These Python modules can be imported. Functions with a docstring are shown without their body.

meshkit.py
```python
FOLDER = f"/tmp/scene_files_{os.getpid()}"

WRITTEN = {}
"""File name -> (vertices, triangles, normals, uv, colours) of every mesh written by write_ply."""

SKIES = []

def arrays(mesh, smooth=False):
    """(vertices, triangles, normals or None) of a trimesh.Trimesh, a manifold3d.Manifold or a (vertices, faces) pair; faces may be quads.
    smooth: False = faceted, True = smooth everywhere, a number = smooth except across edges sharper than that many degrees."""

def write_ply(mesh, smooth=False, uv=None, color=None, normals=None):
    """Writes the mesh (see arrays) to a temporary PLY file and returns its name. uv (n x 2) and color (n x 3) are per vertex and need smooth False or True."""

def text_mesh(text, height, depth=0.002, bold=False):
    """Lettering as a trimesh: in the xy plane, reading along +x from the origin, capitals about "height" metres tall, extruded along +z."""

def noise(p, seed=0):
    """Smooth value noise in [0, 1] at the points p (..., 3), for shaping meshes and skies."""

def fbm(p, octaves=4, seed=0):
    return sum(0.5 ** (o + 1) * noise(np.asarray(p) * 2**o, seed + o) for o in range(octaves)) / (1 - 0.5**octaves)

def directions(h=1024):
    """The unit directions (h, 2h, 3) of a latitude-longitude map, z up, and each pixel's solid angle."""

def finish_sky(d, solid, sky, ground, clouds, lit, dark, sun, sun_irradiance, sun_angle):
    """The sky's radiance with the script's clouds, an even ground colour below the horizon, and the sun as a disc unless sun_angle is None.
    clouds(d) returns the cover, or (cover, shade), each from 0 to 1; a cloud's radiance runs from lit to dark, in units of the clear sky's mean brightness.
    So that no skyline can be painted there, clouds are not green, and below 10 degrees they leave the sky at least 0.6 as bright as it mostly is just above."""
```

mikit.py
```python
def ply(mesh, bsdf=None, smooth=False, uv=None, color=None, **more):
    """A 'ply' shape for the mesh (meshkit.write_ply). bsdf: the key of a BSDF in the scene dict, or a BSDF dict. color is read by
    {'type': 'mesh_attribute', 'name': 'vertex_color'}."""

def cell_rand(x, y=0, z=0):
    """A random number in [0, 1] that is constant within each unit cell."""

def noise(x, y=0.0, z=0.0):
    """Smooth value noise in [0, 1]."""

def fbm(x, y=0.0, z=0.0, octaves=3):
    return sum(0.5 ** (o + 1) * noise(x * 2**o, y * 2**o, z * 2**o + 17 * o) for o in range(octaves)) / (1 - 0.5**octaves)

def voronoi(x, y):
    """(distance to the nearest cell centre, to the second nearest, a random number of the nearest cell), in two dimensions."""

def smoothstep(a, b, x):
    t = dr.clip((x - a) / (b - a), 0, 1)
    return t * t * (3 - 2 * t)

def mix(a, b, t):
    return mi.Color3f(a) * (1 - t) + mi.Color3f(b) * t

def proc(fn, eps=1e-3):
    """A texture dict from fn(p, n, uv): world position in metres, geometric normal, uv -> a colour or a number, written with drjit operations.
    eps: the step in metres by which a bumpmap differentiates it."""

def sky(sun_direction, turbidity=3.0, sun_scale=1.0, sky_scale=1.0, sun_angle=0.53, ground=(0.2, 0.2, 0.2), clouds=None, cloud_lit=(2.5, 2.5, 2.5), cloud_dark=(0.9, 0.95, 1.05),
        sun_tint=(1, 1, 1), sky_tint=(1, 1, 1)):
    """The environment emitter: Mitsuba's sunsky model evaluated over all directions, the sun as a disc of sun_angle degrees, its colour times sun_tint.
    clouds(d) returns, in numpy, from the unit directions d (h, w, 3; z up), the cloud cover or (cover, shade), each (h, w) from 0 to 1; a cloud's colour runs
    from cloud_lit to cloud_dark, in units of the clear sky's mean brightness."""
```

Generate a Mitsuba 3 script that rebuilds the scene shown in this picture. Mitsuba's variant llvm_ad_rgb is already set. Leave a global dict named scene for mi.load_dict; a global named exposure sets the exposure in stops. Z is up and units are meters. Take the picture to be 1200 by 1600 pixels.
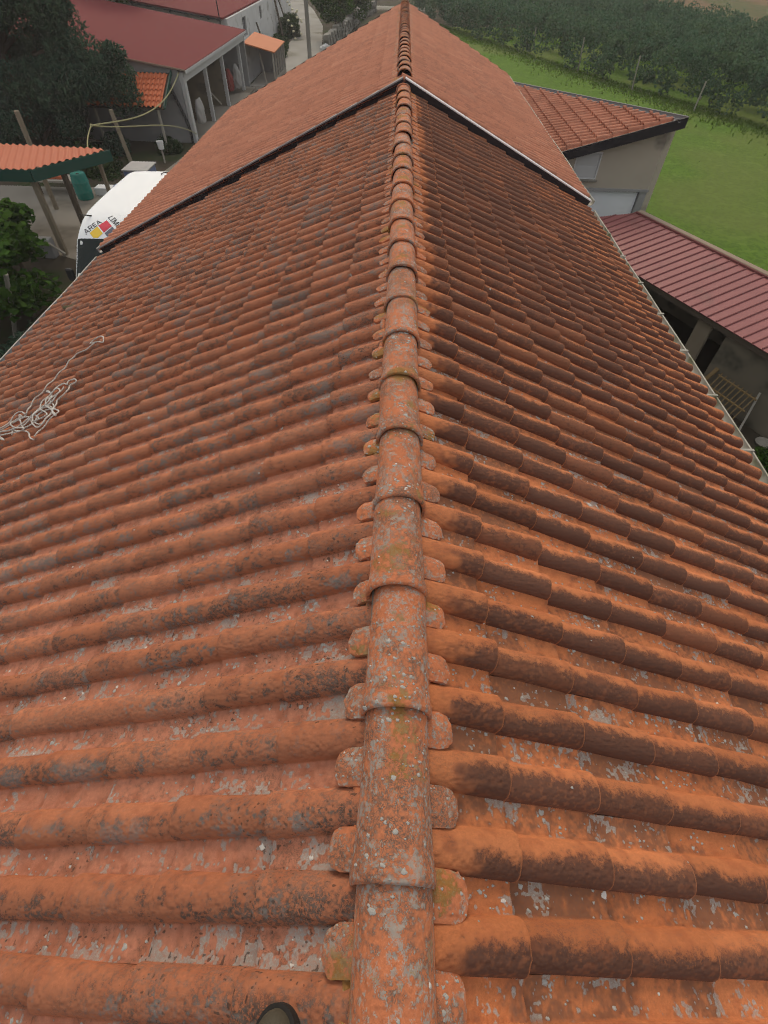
import math, random
import numpy as np, trimesh
import drjit as dr
import mitsuba as mi
import mikit, meshkit
from mikit import proc, noise, fbm, voronoi, cell_rand, smoothstep, mix
from shapely.geometry import Polygon, Point

T = mi.ScalarTransform4f
scene, labels = {}, {}
rng = np.random.default_rng(7)
random.seed(7)

# ------------------------------------------------------------------ camera, sky, exposure
CAM = np.array([-0.056, 0.0, 1.428])
PITCH, YAW, ROLL = 0.8648, -0.001, 0.0358
FWD = np.array([math.sin(YAW) * math.cos(PITCH), math.cos(YAW) * math.cos(PITCH), -math.sin(PITCH)])
_r = np.cross(FWD, [0, 0, 1]); _r /= np.linalg.norm(_r); _u = np.cross(_r, FWD)
UP = -math.sin(ROLL) * _r + math.cos(ROLL) * _u
RIGHT = np.cross(FWD, UP)
scene['camera'] = {'type': 'perspective', 'fov': 91.1, 'fov_axis': 'y', 'near_clip': 0.05, 'far_clip': 2000.0,
                   'to_world': T().look_at(origin=CAM.tolist(), target=(CAM + FWD).tolist(), up=UP.tolist())}
scene['sky'] = mikit.sky((-0.08, 0.74, 0.66), turbidity=3, sun_scale=0.30, sun_angle=24,
                         clouds=lambda d: (1.0 + 0 * d[..., 2], 1 - np.clip(d[..., 2], 0, 1) ** 0.7))   # even overcast, brighter overhead than at the horizon
exposure = 1.9

# ------------------------------------------------------------------ helpers
def label(key, text=None, cat=None, group=None, kind=None):
    d = {}
    if text: d['label'] = text
    if cat: d['category'] = cat
    if group: d['group'] = group
    if kind: d['kind'] = kind
    labels[key] = d

def numbered(key):
    if key not in USED:
        USED.add(key); return key
    i = 1
    while f'{key}_{i:03d}' in USED: i += 1
    key = f'{key}_{i:03d}'; USED.add(key); return key
USED = set()

class MB:
    """collects geometry for one mesh"""
    def __init__(s): s.v, s.f, s.n = [], [], 0
    def add(s, v, f):
        v = np.asarray(v, float); f = np.asarray(f, int)
        if f.shape[1] == 4: f = np.vstack([f[:, [0, 1, 2]], f[:, [0, 2, 3]]])
        s.v.append(v); s.f.append(f + s.n); s.n += len(v); return s
    def tm(s, m): return s.add(m.vertices, m.faces)
    def box(s, lo, hi, bev=0.0):
        lo, hi = np.minimum(lo, hi), np.maximum(lo, hi)
        return s.tm(boxmesh(lo, hi, bev))
    def beam(s, a, b, w, h, up=(0, 0, 1), bev=0.0):
        """box bar from a to b, width w (sideways), height h (along up), centred"""
        a, b = np.asarray(a, float), np.asarray(b, float)
        d = b - a; L = np.linalg.norm(d); d /= L
        side = np.cross(d, up)
        if np.linalg.norm(side) < 1e-6: side = np.cross(d, [0, 1, 0])
        side /= np.linalg.norm(side); u = np.cross(side, d)
        m = boxmesh(np.array([0, -w / 2, -h / 2]), np.array([L, w / 2, h / 2]), bev)
        v = a + m.vertices[:, :1] * d + m.vertices[:, 1:2] * side + m.vertices[:, 2:] * u
        return s.add(v, m.faces[:, ::-1])
    def tube(s, pts, r, sides=8, cap=True):
        v, f = tube(pts, r, sides, cap); return s.add(v, f)
    def poly(s, pts, thick, n=None):
        """flat polygon (3-D points) extruded by thick against its normal"""
        p = np.asarray(pts, float)
        nn = np.cross(p[1] - p[0], p[2] - p[0]); nn /= np.linalg.norm(nn)
        k = len(p); v = np.vstack([p, p - nn * thick])
        ex = p[1] - p[0]; ex /= np.linalg.norm(ex); ey = np.cross(nn, ex)
        q = np.stack([(p - p[0]) @ ex, (p - p[0]) @ ey], -1)
        tv, tf = trimesh.creation.triangulate_polygon(Polygon(q), engine='earcut') if k > 4 else (q, np.array([[0, 1, 2]] + ([[0, 2, 3]] if k == 4 else [])))
        tf = np.asarray(tf)
        idx = [int(np.argmin(np.linalg.norm(q - t, axis=1))) for t in np.asarray(tv)]
        tf = np.array([[idx[a] for a in t] for t in tf])
        side = [[i, i + k, (i + 1) % k + k] for i in range(k)] + [[i, (i + 1) % k + k, (i + 1) % k] for i in range(k)]
        return s.add(v, np.vstack([tf, tf[:, ::-1] + k, side]))
    def mesh(s): return trimesh.Trimesh(np.vstack(s.v), np.vstack(s.f), process=False)
    def put(s, key, mat, smooth=30, **kw): return put(key, s.mesh(), mat, smooth, **kw)

def put(key, mesh, mat, smooth=30, **kw):
    key = numbered(key)
    scene[key] = mikit.ply(mesh, mat, smooth=smooth, **kw)
    return key

def boxmesh(lo, hi, bev=0.0):
    lo, hi = np.asarray(lo, float), np.asarray(hi, float)
    if bev <= 0:
        return trimesh.creation.box(extents=hi - lo, transform=trimesh.transformations.translation_matrix((lo + hi) / 2))
    pts = []
    for sx in (0, 1):
        for sy in (0, 1):
            for sz in (0, 1):
                c = np.where([sx, sy, sz], hi, lo); d = np.where([sx, sy, sz], -1, 1) * bev
                for k in range(3):
                    q = c + d; q[k] = c[k]; pts.append(q)
    return trimesh.convex.convex_hull(np.array(pts))

def tube(pts, r, sides=8, cap=True, tref=0.0, twist=0.0):
    p = np.asarray(pts, float); n = len(p)
    t = np.gradient(p, axis=0); t /= np.linalg.norm(t, axis=1, keepdims=True) + 1e-12
    ref = np.array([0.13, 0.31, 0.94]) if abs(t[:, 2]).mean() < 0.8 else np.array([0.9, 0.4, 0.1])
    a = np.cross(t, ref); a /= np.linalg.norm(a, axis=1, keepdims=True); b = np.cross(t, a)
    ang = np.arange(sides) * 2 * np.pi / sides
    s = np.concatenate([[0], np.cumsum(np.linalg.norm(np.diff(p, axis=0), axis=1))])
    rr = np.broadcast_to(np.asarray(r, float), (n,))[:, None] * (1 + tref * np.cos(3 * (ang[None] - twist * s[:, None])))
    v = p[:, None] + rr[..., None] * (np.cos(ang)[None, :, None] * a[:, None] + np.sin(ang)[None, :, None] * b[:, None])
    i, j = np.meshgrid(np.arange(n - 1), np.arange(sides), indexing='ij')
    q = np.stack([i * sides + j, (i + 1) * sides + j, (i + 1) * sides + (j + 1) % sides, i * sides + (j + 1) % sides], -1).reshape(-1, 4)
    f = np.vstack([q[:, [0, 1, 2]], q[:, [0, 2, 3]]]); v = v.reshape(-1, 3)
    if cap:
        k = len(v); v = np.vstack([v, p[0], p[-1]])
        c = [[k, j, (j + 1) % sides] for j in range(sides)] + [[k + 1, (n - 1) * sides + (j + 1) % sides, (n - 1) * sides + j] for j in range(sides)]
        f = np.vstack([f, c])
    return v, f

def spline(pts, n=12):
    from scipy.interpolate import CubicSpline
    p = np.asarray(pts, float); s = np.concatenate([[0], np.cumsum(np.linalg.norm(np.diff(p, axis=0), axis=1))])
    return CubicSpline(s, p)(np.linspace(0, s[-1], n * (len(p) - 1)))

def principled(color, rough=0.7, spec=0.4, metallic=0.0, **kw):
    c = color if isinstance(color, dict) else {'type': 'rgb', 'value': list(color)}
    return {'type': 'twosided', 'bsdf': {'type': 'principled', 'base_color': c, 'roughness': rough if isinstance(rough, dict) else float(rough), 'specular': spec, 'metallic': metallic, **kw}}

def bumped(b, fn, scale, eps=2e-3):
    b = b['bsdf']
    return {'type': 'twosided', 'bsdf': {'type': 'bumpmap', 'arbitrary': proc(fn, eps=eps), 'scale': scale, 'bsdf': b}}

def mat(name, b): scene['mat_' + name] = b; return 'mat_' + name

def frac(x): return x - dr.floor(x)

# ------------------------------------------------------------------ materials
def n3(p, s, o=3): return fbm(p.x * s, p.y * s, p.z * s, o)

def blobs(a, b, k, lo, hi, keep):
    """irregular round patches: 0..1, some cells kept"""
    d1, d2, w = voronoi(a * k, b * k)
    size = lo + (hi - lo) * frac(w * 7.31)
    return smoothstep(size, size * 0.7, d1) * dr.select(w < keep, 1.0, 0.0)

def speck(p, k): return cell_rand(p.x * k, p.y * k, p.z * k)

def tile_left(p, n, uv):
    s, t = frac(uv.x), frac(uv.y); ci, cj = dr.floor(uv.x), dr.floor(uv.y)
    r1, r2, r3 = cell_rand(ci, cj, 3), cell_rand(ci, cj, 5), cell_rand(ci, cj, 9)
    a, b, f = n3(p, 5, 2), n3(p, 27, 2), n3(p, 85, 2)
    c = 0.55 * noise(p.x * 210, p.y * 210, p.z * 210) + 0.45 * speck(p, 430)
    roll = smoothstep(0.60, 0.54, s); pan = 1 - roll
    col = mix((0.405, 0.141, 0.068), (0.475, 0.176, 0.088), r1)
    col = mix(col, (0.49, 0.205, 0.130), pan * 0.75)
    col = mix(col, (0.35, 0.105, 0.050), smoothstep(0.40, 0.75, b) * 0.5)
    # dark grime: fine specks, dense in patches, thicker on the low side of the rolls
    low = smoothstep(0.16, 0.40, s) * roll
    g = a * 0.40 + b * 0.28 + f * 0.32 + (r2 - 0.5) * 0.16 + low * 0.07
    col = mix(col, (0.165, 0.088, 0.060), smoothstep(0.36, 0.64, g) * smoothstep(0.25, 0.75, c + 0.2 * (f - 0.5)) * 0.85)
    col = mix(col, (0.20, 0.085, 0.050), low * (0.20 + 0.35 * c))  # low side tinted darker: grime together with shading put into the colour
    k = smoothstep(0.47, 0.57, b * 0.40 + f * 0.34 + a * 0.26 + (r3 - 0.74) * 0.18) * smoothstep(0.10, 0.34, s) * roll
    col = mix(col, (0.080, 0.058, 0.047), k * smoothstep(0.26, 0.62, c + 0.3 * (f - 0.5)) * 0.88)
    ash = smoothstep(0.545, 0.625, n3(p + 9.0, 7, 2) * 0.5 + b * 0.25 + f * 0.25 + (r3 - 0.5) * 0.05) * low
    col = mix(col, (0.200, 0.190, 0.175), ash * (0.15 + 0.55 * c))
    # grey lichen crusts on the pans, along the laps
    lich = smoothstep(0.56, 0.60, n3(p + 4.0, 17, 2) * 0.42 + f * 0.38 + a * 0.20 + 0.05 * smoothstep(0.80, 0.95, s)) * (pan + 0.10)
    col = mix(col, (0.34, 0.325, 0.295), lich * (0.25 + 0.65 * c))
    sp = smoothstep(0.78, 0.86, noise(p.x * 120, p.y * 120, p.z * 120)) * smoothstep(0.50, 0.60, a)
    return mix(col, (0.060, 0.040, 0.030), sp * 0.75) * (0.80 + 0.34 * c) * (0.86 + 0.24 * r2)

def tile_right(p, n, uv):
    s, t = frac(uv.x), frac(uv.y); ci, cj = dr.floor(uv.x), dr.floor(uv.y)
    r1, r2, r3 = cell_rand(ci, cj, 3), cell_rand(ci, cj, 5), cell_rand(ci, cj, 9)
    a, b, f = n3(p, 5, 2), n3(p, 27, 2), n3(p, 85, 2)
    c = 0.55 * noise(p.x * 210, p.y * 210, p.z * 210) + 0.45 * speck(p, 430)
    roll = smoothstep(0.60, 0.54, s); pan = 1 - roll
    col = mix((0.45, 0.150, 0.058), (0.52, 0.185, 0.076), r1)
    col = mix(col, (0.38, 0.115, 0.048), smoothstep(0.42, 0.75, b) * 0.5)
    # black-brown growth on the damp half of each roll: dense inside, breaking up into specks at its border
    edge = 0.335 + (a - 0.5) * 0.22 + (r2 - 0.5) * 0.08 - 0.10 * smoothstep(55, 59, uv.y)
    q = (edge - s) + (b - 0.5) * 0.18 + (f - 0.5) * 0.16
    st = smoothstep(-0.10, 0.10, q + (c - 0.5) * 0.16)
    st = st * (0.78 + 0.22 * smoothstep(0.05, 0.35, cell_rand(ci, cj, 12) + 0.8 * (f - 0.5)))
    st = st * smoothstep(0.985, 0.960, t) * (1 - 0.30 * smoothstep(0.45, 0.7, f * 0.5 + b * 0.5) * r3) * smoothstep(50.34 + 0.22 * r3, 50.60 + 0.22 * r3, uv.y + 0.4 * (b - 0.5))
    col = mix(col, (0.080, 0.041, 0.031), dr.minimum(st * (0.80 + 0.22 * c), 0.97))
    # brown film with grain over the pans
    g = smoothstep(0.36, 0.60, a * 0.42 + b * 0.28 + f * 0.3 + (r3 - 0.5) * 0.22)
    col = mix(col, (0.150, 0.078, 0.050), g * (pan * (0.50 + 0.45 * c) + roll * (1 - st) * smoothstep(0.40, 0.7, c) * 0.45))
    lich = smoothstep(0.575, 0.61, n3(p + 4.0, 17, 2) * 0.42 + f * 0.38 + a * 0.20) * pan
    col = mix(col, (0.345, 0.330, 0.30), lich * (0.35 + 0.6 * c))
    return col * (0.82 + 0.32 * c) * (0.88 + 0.24 * r2)

def ridge_col(p, n, uv):
    a, b, f = n3(p, 7, 2), n3(p, 25, 2), n3(p, 80, 2)
    c = 0.55 * noise(p.x * 200, p.y * 200, p.z * 200) + 0.45 * speck(p, 430)
    col = mix((0.44, 0.145, 0.065), (0.50, 0.178, 0.084), a)
    g = smoothstep(0.41, 0.56, a * 0.38 + b * 0.30 + f * 0.32)
    col = mix(col, (0.115, 0.080, 0.062), g * smoothstep(0.18, 0.70, c) * 0.92)
    l = smoothstep(0.515, 0.60, n3(p + 3.3, 20, 2) * 0.30 + f * 0.38 + c * 0.32)
    col = mix(col, (0.32, 0.30, 0.265), l * (0.30 + 0.6 * f))
    och = smoothstep(0.68, 0.78, n3(p + 31.0, 9, 2) + 0.35 * (f - 0.5) + 0.2 * (c - 0.5))
    col = mix(col, (0.25, 0.135, 0.03), och * 0.75)
    return col * (0.84 + 0.32 * c)

def far_tile(p, n, uv):
    ci, cj = dr.floor(uv.x), dr.floor(uv.y)
    r1, r2 = cell_rand(ci, cj, 3), cell_rand(ci, cj, 5)
    a, b = n3(p, 1.1), n3(p, 14)
    col = mix((0.405, 0.158, 0.092), (0.475, 0.196, 0.118), r1)
    col = mix(col, (0.28, 0.118, 0.078), smoothstep(0.45, 0.7, b * 0.6 + a * 0.4) * 0.5)
    col = mix(col, (0.22, 0.095, 0.06), smoothstep(0.62, 0.8, n3(p, 50, 2)) * 0.5)
    col = mix(col, (0.50, 0.24, 0.155), smoothstep(0.9, 1.0, r2) * 0.5)
    return col

def annex_tile(p, n, uv):
    r = cell_rand(p.x / 0.346 + 0.2, p.y / 0.25)
    b = n3(p, 12)
    col = mix((0.36, 0.140, 0.085), (0.46, 0.19, 0.118), r)
    return mix(col, (0.24, 0.105, 0.07), smoothstep(0.45, 0.7, b) * 0.4)

grain = lambda p, n, uv: noise(p.x * 110, p.y * 110, p.z * 110)
M = {}
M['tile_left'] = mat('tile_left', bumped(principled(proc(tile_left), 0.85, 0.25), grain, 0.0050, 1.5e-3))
M['tile_right'] = mat('tile_right', bumped(principled(proc(tile_right), 0.85, 0.25), grain, 0.0050, 1.5e-3))
M['ridge'] = mat('ridge', bumped(principled(proc(ridge_col), 0.88, 0.25), grain, 0.0045, 1.5e-3))
M['far_tile'] = mat('far_tile', principled(proc(far_tile), 0.8, 0.3))
M['annex_tile'] = mat('annex_tile', principled(proc(annex_tile), 0.8, 0.3))

def patchy(c1, c2, k, c3=None, k3=3.0, lo=0.5, hi=0.7):
    def fn(p, n, uv):
        col = mix(c1, c2, n3(p, k, 2))
        if c3 is not None: col = mix(col, c3, smoothstep(lo, hi, n3(p + 5.0, k3, 2)) * (0.4 + 0.6 * noise(p.x * k * 6, p.y * k * 6, p.z * k * 6)))
        return col
    return proc(fn)

M['zinc'] = mat('zinc', principled((0.26, 0.26, 0.265), 0.5, 0.5, 0.3))
M['flashing_white'] = mat('flashing_white', principled((0.72, 0.72, 0.72), 0.4, 0.5, 0.2))
M['gutter_pale'] = mat('gutter_pale', principled(patchy((0.40, 0.38, 0.33), (0.30, 0.29, 0.25), 3, (0.13, 0.14, 0.07), 7), 0.55, 0.4))
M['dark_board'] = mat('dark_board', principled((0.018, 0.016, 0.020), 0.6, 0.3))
M['wall_white'] = mat('wall_white', principled(patchy((0.55, 0.55, 0.54), (0.47, 0.47, 0.46), 2, (0.30, 0.29, 0.26), 1.5, 0.6, 0.75), 0.9, 0.2))
M['wall_bright'] = mat('wall_bright', principled((0.72, 0.74, 0.78), 0.9, 0.2))
M['wall_beige'] = mat('wall_beige', principled(patchy((0.42, 0.375, 0.305), (0.37, 0.33, 0.27), 2.2, (0.20, 0.18, 0.155), 1.3, 0.62, 0.78), 0.92, 0.2))
M['wall_pale'] = mat('wall_pale', principled((0.42, 0.425, 0.42), 0.9, 0.2))
M['wall_grey'] = mat('wall_grey', principled(patchy((0.30, 0.30, 0.30), (0.25, 0.25, 0.25), 1.6, (0.17, 0.17, 0.165), 1.2, 0.58, 0.75), 0.92, 0.2))
M['concrete_worn_bay_shade'] = mat('concrete_worn_bay_shade', principled(patchy((0.20, 0.175, 0.13), (0.135, 0.118, 0.088), 2.5, (0.07, 0.066, 0.05), 2.0, 0.5, 0.68), 0.92, 0.2))  # worn shed concrete; its dark tone also stands in for garage bay shade
M['red_paint'] = mat('red_paint', principled((0.150, 0.036, 0.036), 0.9, 0.15))
M['red_panel'] = mat('red_panel', principled(patchy((0.28, 0.102, 0.098), (0.245, 0.088, 0.086), 1.5, (0.20, 0.085, 0.078), 2.2, 0.58, 0.78), 0.5, 0.4))
M['red_rib'] = mat('red_rib', principled((0.20, 0.070, 0.066), 0.7, 0.3))
M['coping'] = mat('coping', principled((0.27, 0.205, 0.155), 0.85, 0.2))
M['orange_sheet'] = mat('orange_sheet', principled((0.42, 0.135, 0.075), 0.7, 0.25))
M['orange_tile'] = mat('orange_tile', principled((0.48, 0.13, 0.055), 0.8, 0.3))
M['orange_bright'] = mat('orange_bright', principled((0.44, 0.145, 0.060), 0.7, 0.3))
M['green_fascia'] = mat('green_fascia', principled((0.010, 0.055, 0.040), 0.5, 0.4))
M['timber'] = mat('timber', principled((0.215, 0.18, 0.13), 0.9, 0.2))
M['timber_dark'] = mat('timber_dark', principled((0.085, 0.068, 0.05), 0.9, 0.2))
M['timber_pale'] = mat('timber_pale', principled((0.30, 0.28, 0.24), 0.9, 0.2))
M['bamboo'] = mat('bamboo', principled((0.21, 0.145, 0.07), 0.8, 0.2))
M['van_paint'] = mat('van_paint', principled((0.80, 0.82, 0.83), 0.5, 0.3))
M['glass_dark'] = mat('glass_dark', principled((0.010, 0.017, 0.016), 0.12, 0.22))
M['black_plastic'] = mat('black_plastic', principled((0.018, 0.018, 0.019), 0.5, 0.4))
M['tyre'] = mat('tyre', principled((0.02, 0.02, 0.02), 0.85, 0.3))
M['rim'] = mat('rim', principled((0.45, 0.45, 0.46), 0.3, 0.5, 0.8))
M['lamp_glass'] = mat('lamp_glass', principled((0.5, 0.5, 0.5), 0.1, 0.6))
M['logo_red'] = mat('logo_red', principled((0.60, 0.035, 0.06), 0.35, 0.5))
M['logo_yellow'] = mat('logo_yellow', principled((0.75, 0.50, 0.03), 0.35, 0.5))
M['logo_grey'] = mat('logo_grey', principled((0.10, 0.10, 0.14), 0.35, 0.5))
M['letter_black'] = mat('letter_black', principled((0.03, 0.03, 0.035), 0.4, 0.5))
M['white_plastic'] = mat('white_plastic', principled((0.62, 0.62, 0.62), 0.5, 0.4))
M['teal_plastic'] = mat('teal_plastic', principled((0.015, 0.17, 0.135), 0.4, 0.5))
M['red_cloth'] = mat('red_cloth', principled((0.20, 0.045, 0.04), 0.9, 0.2))
M['pale_cloth'] = mat('pale_cloth', principled((0.28, 0.275, 0.265), 0.9, 0.2))
M['blue_metal'] = mat('blue_metal', principled((0.16, 0.20, 0.34), 0.5, 0.4, 0.2))
M['rope'] = mat('rope', principled(patchy((0.58, 0.56, 0.52), (0.46, 0.44, 0.40), 60, (0.20, 0.18, 0.16), 120, 0.52, 0.62), 0.9, 0.2))
M['yellow_rope'] = mat('yellow_rope', principled((0.32, 0.30, 0.16), 0.8, 0.2))
M['cable'] = mat('cable', principled((0.02, 0.02, 0.022), 0.6, 0.3))
M['shoe'] = mat('shoe', principled((0.070, 0.060, 0.042), 0.8, 0.3))
M['sole'] = mat('sole', principled((0.025, 0.022, 0.02), 0.85, 0.3))
M['mortar'] = mat('mortar', principled((0.17, 0.15, 0.125), 0.95, 0.1))
M['flake'] = mat('flake', principled((0.52, 0.48, 0.42), 0.9, 0.2))
M['moss'] = mat('moss', principled((0.10, 0.085, 0.05), 0.95, 0.1))
M['stone'] = mat('stone', principled((0.20, 0.19, 0.165), 0.92, 0.2))
M['brick'] = mat('brick', principled((0.42, 0.12, 0.06), 0.85, 0.2))
M['window_pane'] = mat('window_pane', principled((0.05, 0.055, 0.06), 0.08, 0.6))
M['shutter'] = mat('shutter', principled((0.46, 0.47, 0.47), 0.6, 0.3))
M['frame_white'] = mat('frame_white', principled((0.55, 0.55, 0.55), 0.5, 0.4))

LEAF = {}
scene['mat_leaf'] = {'type': 'principledthin', 'base_color': {'type': 'mesh_attribute', 'name': 'vertex_color'}, 'roughness': 0.6, 'diff_trans': 0.6, 'spec_trans': 0.0}
def leafmat(name, c1, c2, c3, k=7.0, trans=0.5):
    LEAF[name] = np.array([c1, c2, c3], float); return name
def put_leaves(key, V, F, kind, per=4, seed=3):
    """every leaf its own tone, with a slower drift from one part of the crown to another"""
    n = len(V) // per; rg = np.random.default_rng(seed); c1, c2, c3 = LEAF[kind]
    t = rg.random((n, 1)); big = np.clip((meshkit.fbm(V[::per] * 0.9 + 11.0, 2) - 0.45) * 3, 0, 1)[:, None] * 0.7
    col = (c1 + (c2 - c1) * t) * (1 - big) + c3 * big
    return put(key, (V, F), 'mat_leaf', smooth=False, color=np.repeat(col, per, axis=0))
M['conifer'] = leafmat('conifer', (0.050, 0.086, 0.060), (0.072, 0.116, 0.078), (0.082, 0.124, 0.066), 3, 0.6)
M['vine'] = leafmat('vine', (0.030, 0.065, 0.015), (0.060, 0.125, 0.022), (0.085, 0.15, 0.03), 9, 0.6)
M['orchard'] = leafmat('orchard', (0.070, 0.126, 0.074), (0.092, 0.158, 0.094), (0.104, 0.156, 0.074), 3, 0.8)
M['shrub'] = leafmat('shrub', (0.025, 0.050, 0.020), (0.05, 0.085, 0.03), (0.06, 0.09, 0.03), 6, 0.5)
M['pale_tree'] = leafmat('pale_tree', (0.05, 0.075, 0.025), (0.09, 0.115, 0.035), (0.10, 0.12, 0.03), 4, 0.5)
M['flower'] = mat('flower', principled((0.65, 0.62, 0.45), 0.8, 0.2))
M['bark'] = mat('bark', principled((0.09, 0.07, 0.05), 0.95, 0.1))
M['grass_blade'] = leafmat('grass_blade', (0.095, 0.155, 0.024), (0.125, 0.190, 0.032), (0.115, 0.170, 0.030), 1.5, 0.5)

def field_fn(p, n, uv):
    a, b, f = n3(p, 0.16), n3(p, 1.3), n3(p, 9)
    col = mix((0.066, 0.126, 0.016), (0.095, 0.162, 0.023), b)
    col = mix(col, (0.055, 0.098, 0.016), smoothstep(0.45, 0.65, f) * 0.6)
    col = mix(col, (0.120, 0.185, 0.034), smoothstep(0.55, 0.75, n3(p, 3.1, 2)) * 0.55)
    return mix(col, (0.125, 0.140, 0.042), smoothstep(0.48, 0.72, a) * 0.5)
M['field'] = mat('field', principled(proc(field_fn), 0.95, 0.1))
M['soil'] = mat('soil', principled(patchy((0.070, 0.056, 0.040), (0.042, 0.036, 0.026), 1.2, (0.035, 0.05, 0.018), 0.7), 0.95, 0.1))
M['plough'] = mat('plough', principled(patchy((0.16, 0.095, 0.05), (0.11, 0.075, 0.04), 0.2, (0.06, 0.08, 0.03), 0.1), 0.95, 0.1))
M['yard'] = mat('yard', principled(patchy((0.235, 0.215, 0.185), (0.165, 0.15, 0.125), 0.8, (0.10, 0.088, 0.068), 0.6, 0.52, 0.7), 0.92, 0.15))
M['concrete'] = M['yard']
M['lane'] = mat('lane', principled(patchy((0.29, 0.275, 0.245), (0.21, 0.20, 0.175), 0.7, (0.13, 0.12, 0.085), 0.4, 0.55, 0.72), 0.92, 0.15))

# ------------------------------------------------------------------ the ground
G = -6.0
def sheet(key, pts, z, m, text, cat=None, n=0):
    p = np.array([[x, y, z] for x, y in pts], float)
    b = MB().poly(p if np.cross(p[1, :2] - p[0, :2], p[2, :2] - p[1, :2]) > 0 else p[::-1], 0.003)
    k = b.put(key, m, smooth=False); label(k, text, None, None, 'structure'); return k
S = 400
v, f = np.array([[-S, -S, G], [S, -S, G], [S, S, G], [-S, S, G]], float), np.array([[0, 1, 2], [0, 2, 3]])
put('ground', trimesh.Trimesh(v, f, process=False), M['soil'], False); label('ground', 'bare dark soil with weeds around the buildings', None, None, 'structure')
sheet('field', [(3.2, 15.3), (6.0, 14.9), (9.3, 8.1), (12, 2), (60, -20), (120, 40), (110, 82), (60, 84), (20, 80), (3.2, 78.0)], G + 0.008, M['field'], 'green meadow right of the roofs')
sheet('ploughed_field', [(20, 84.2), (60, 84.2), (130, 84), (200, 200), (20, 200)], G + 0.008, M['plough'], 'brown field beyond the orchard')
sheet('yard', [(-24, 18.2), (-12.4, 17.6), (-10.2, 16.6), (-8.6, 13), (-4.0, 13), (-4.0, 44), (-10.0, 44), (-10.1, 29.0), (-10.6, 24.2), (-13, 23.4), (-24, 23.2)], G + 0.006, M['yard'], 'grey concrete yard where the van is parked')
sheet('lane', [(-10.25, 44.02), (-5.2, 44.02), (-5.9, 56), (-7.3, 62), (-8.6, 75), (-11.4, 90), (-18, 118), (-26, 118), (-14.6, 90), (-11.6, 74), (-10.5, 65), (-10.2, 58), (-10.4, 52)], G + 0.006, M['lane'], 'pale lane curving away between the white house and the stone wall')
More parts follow.
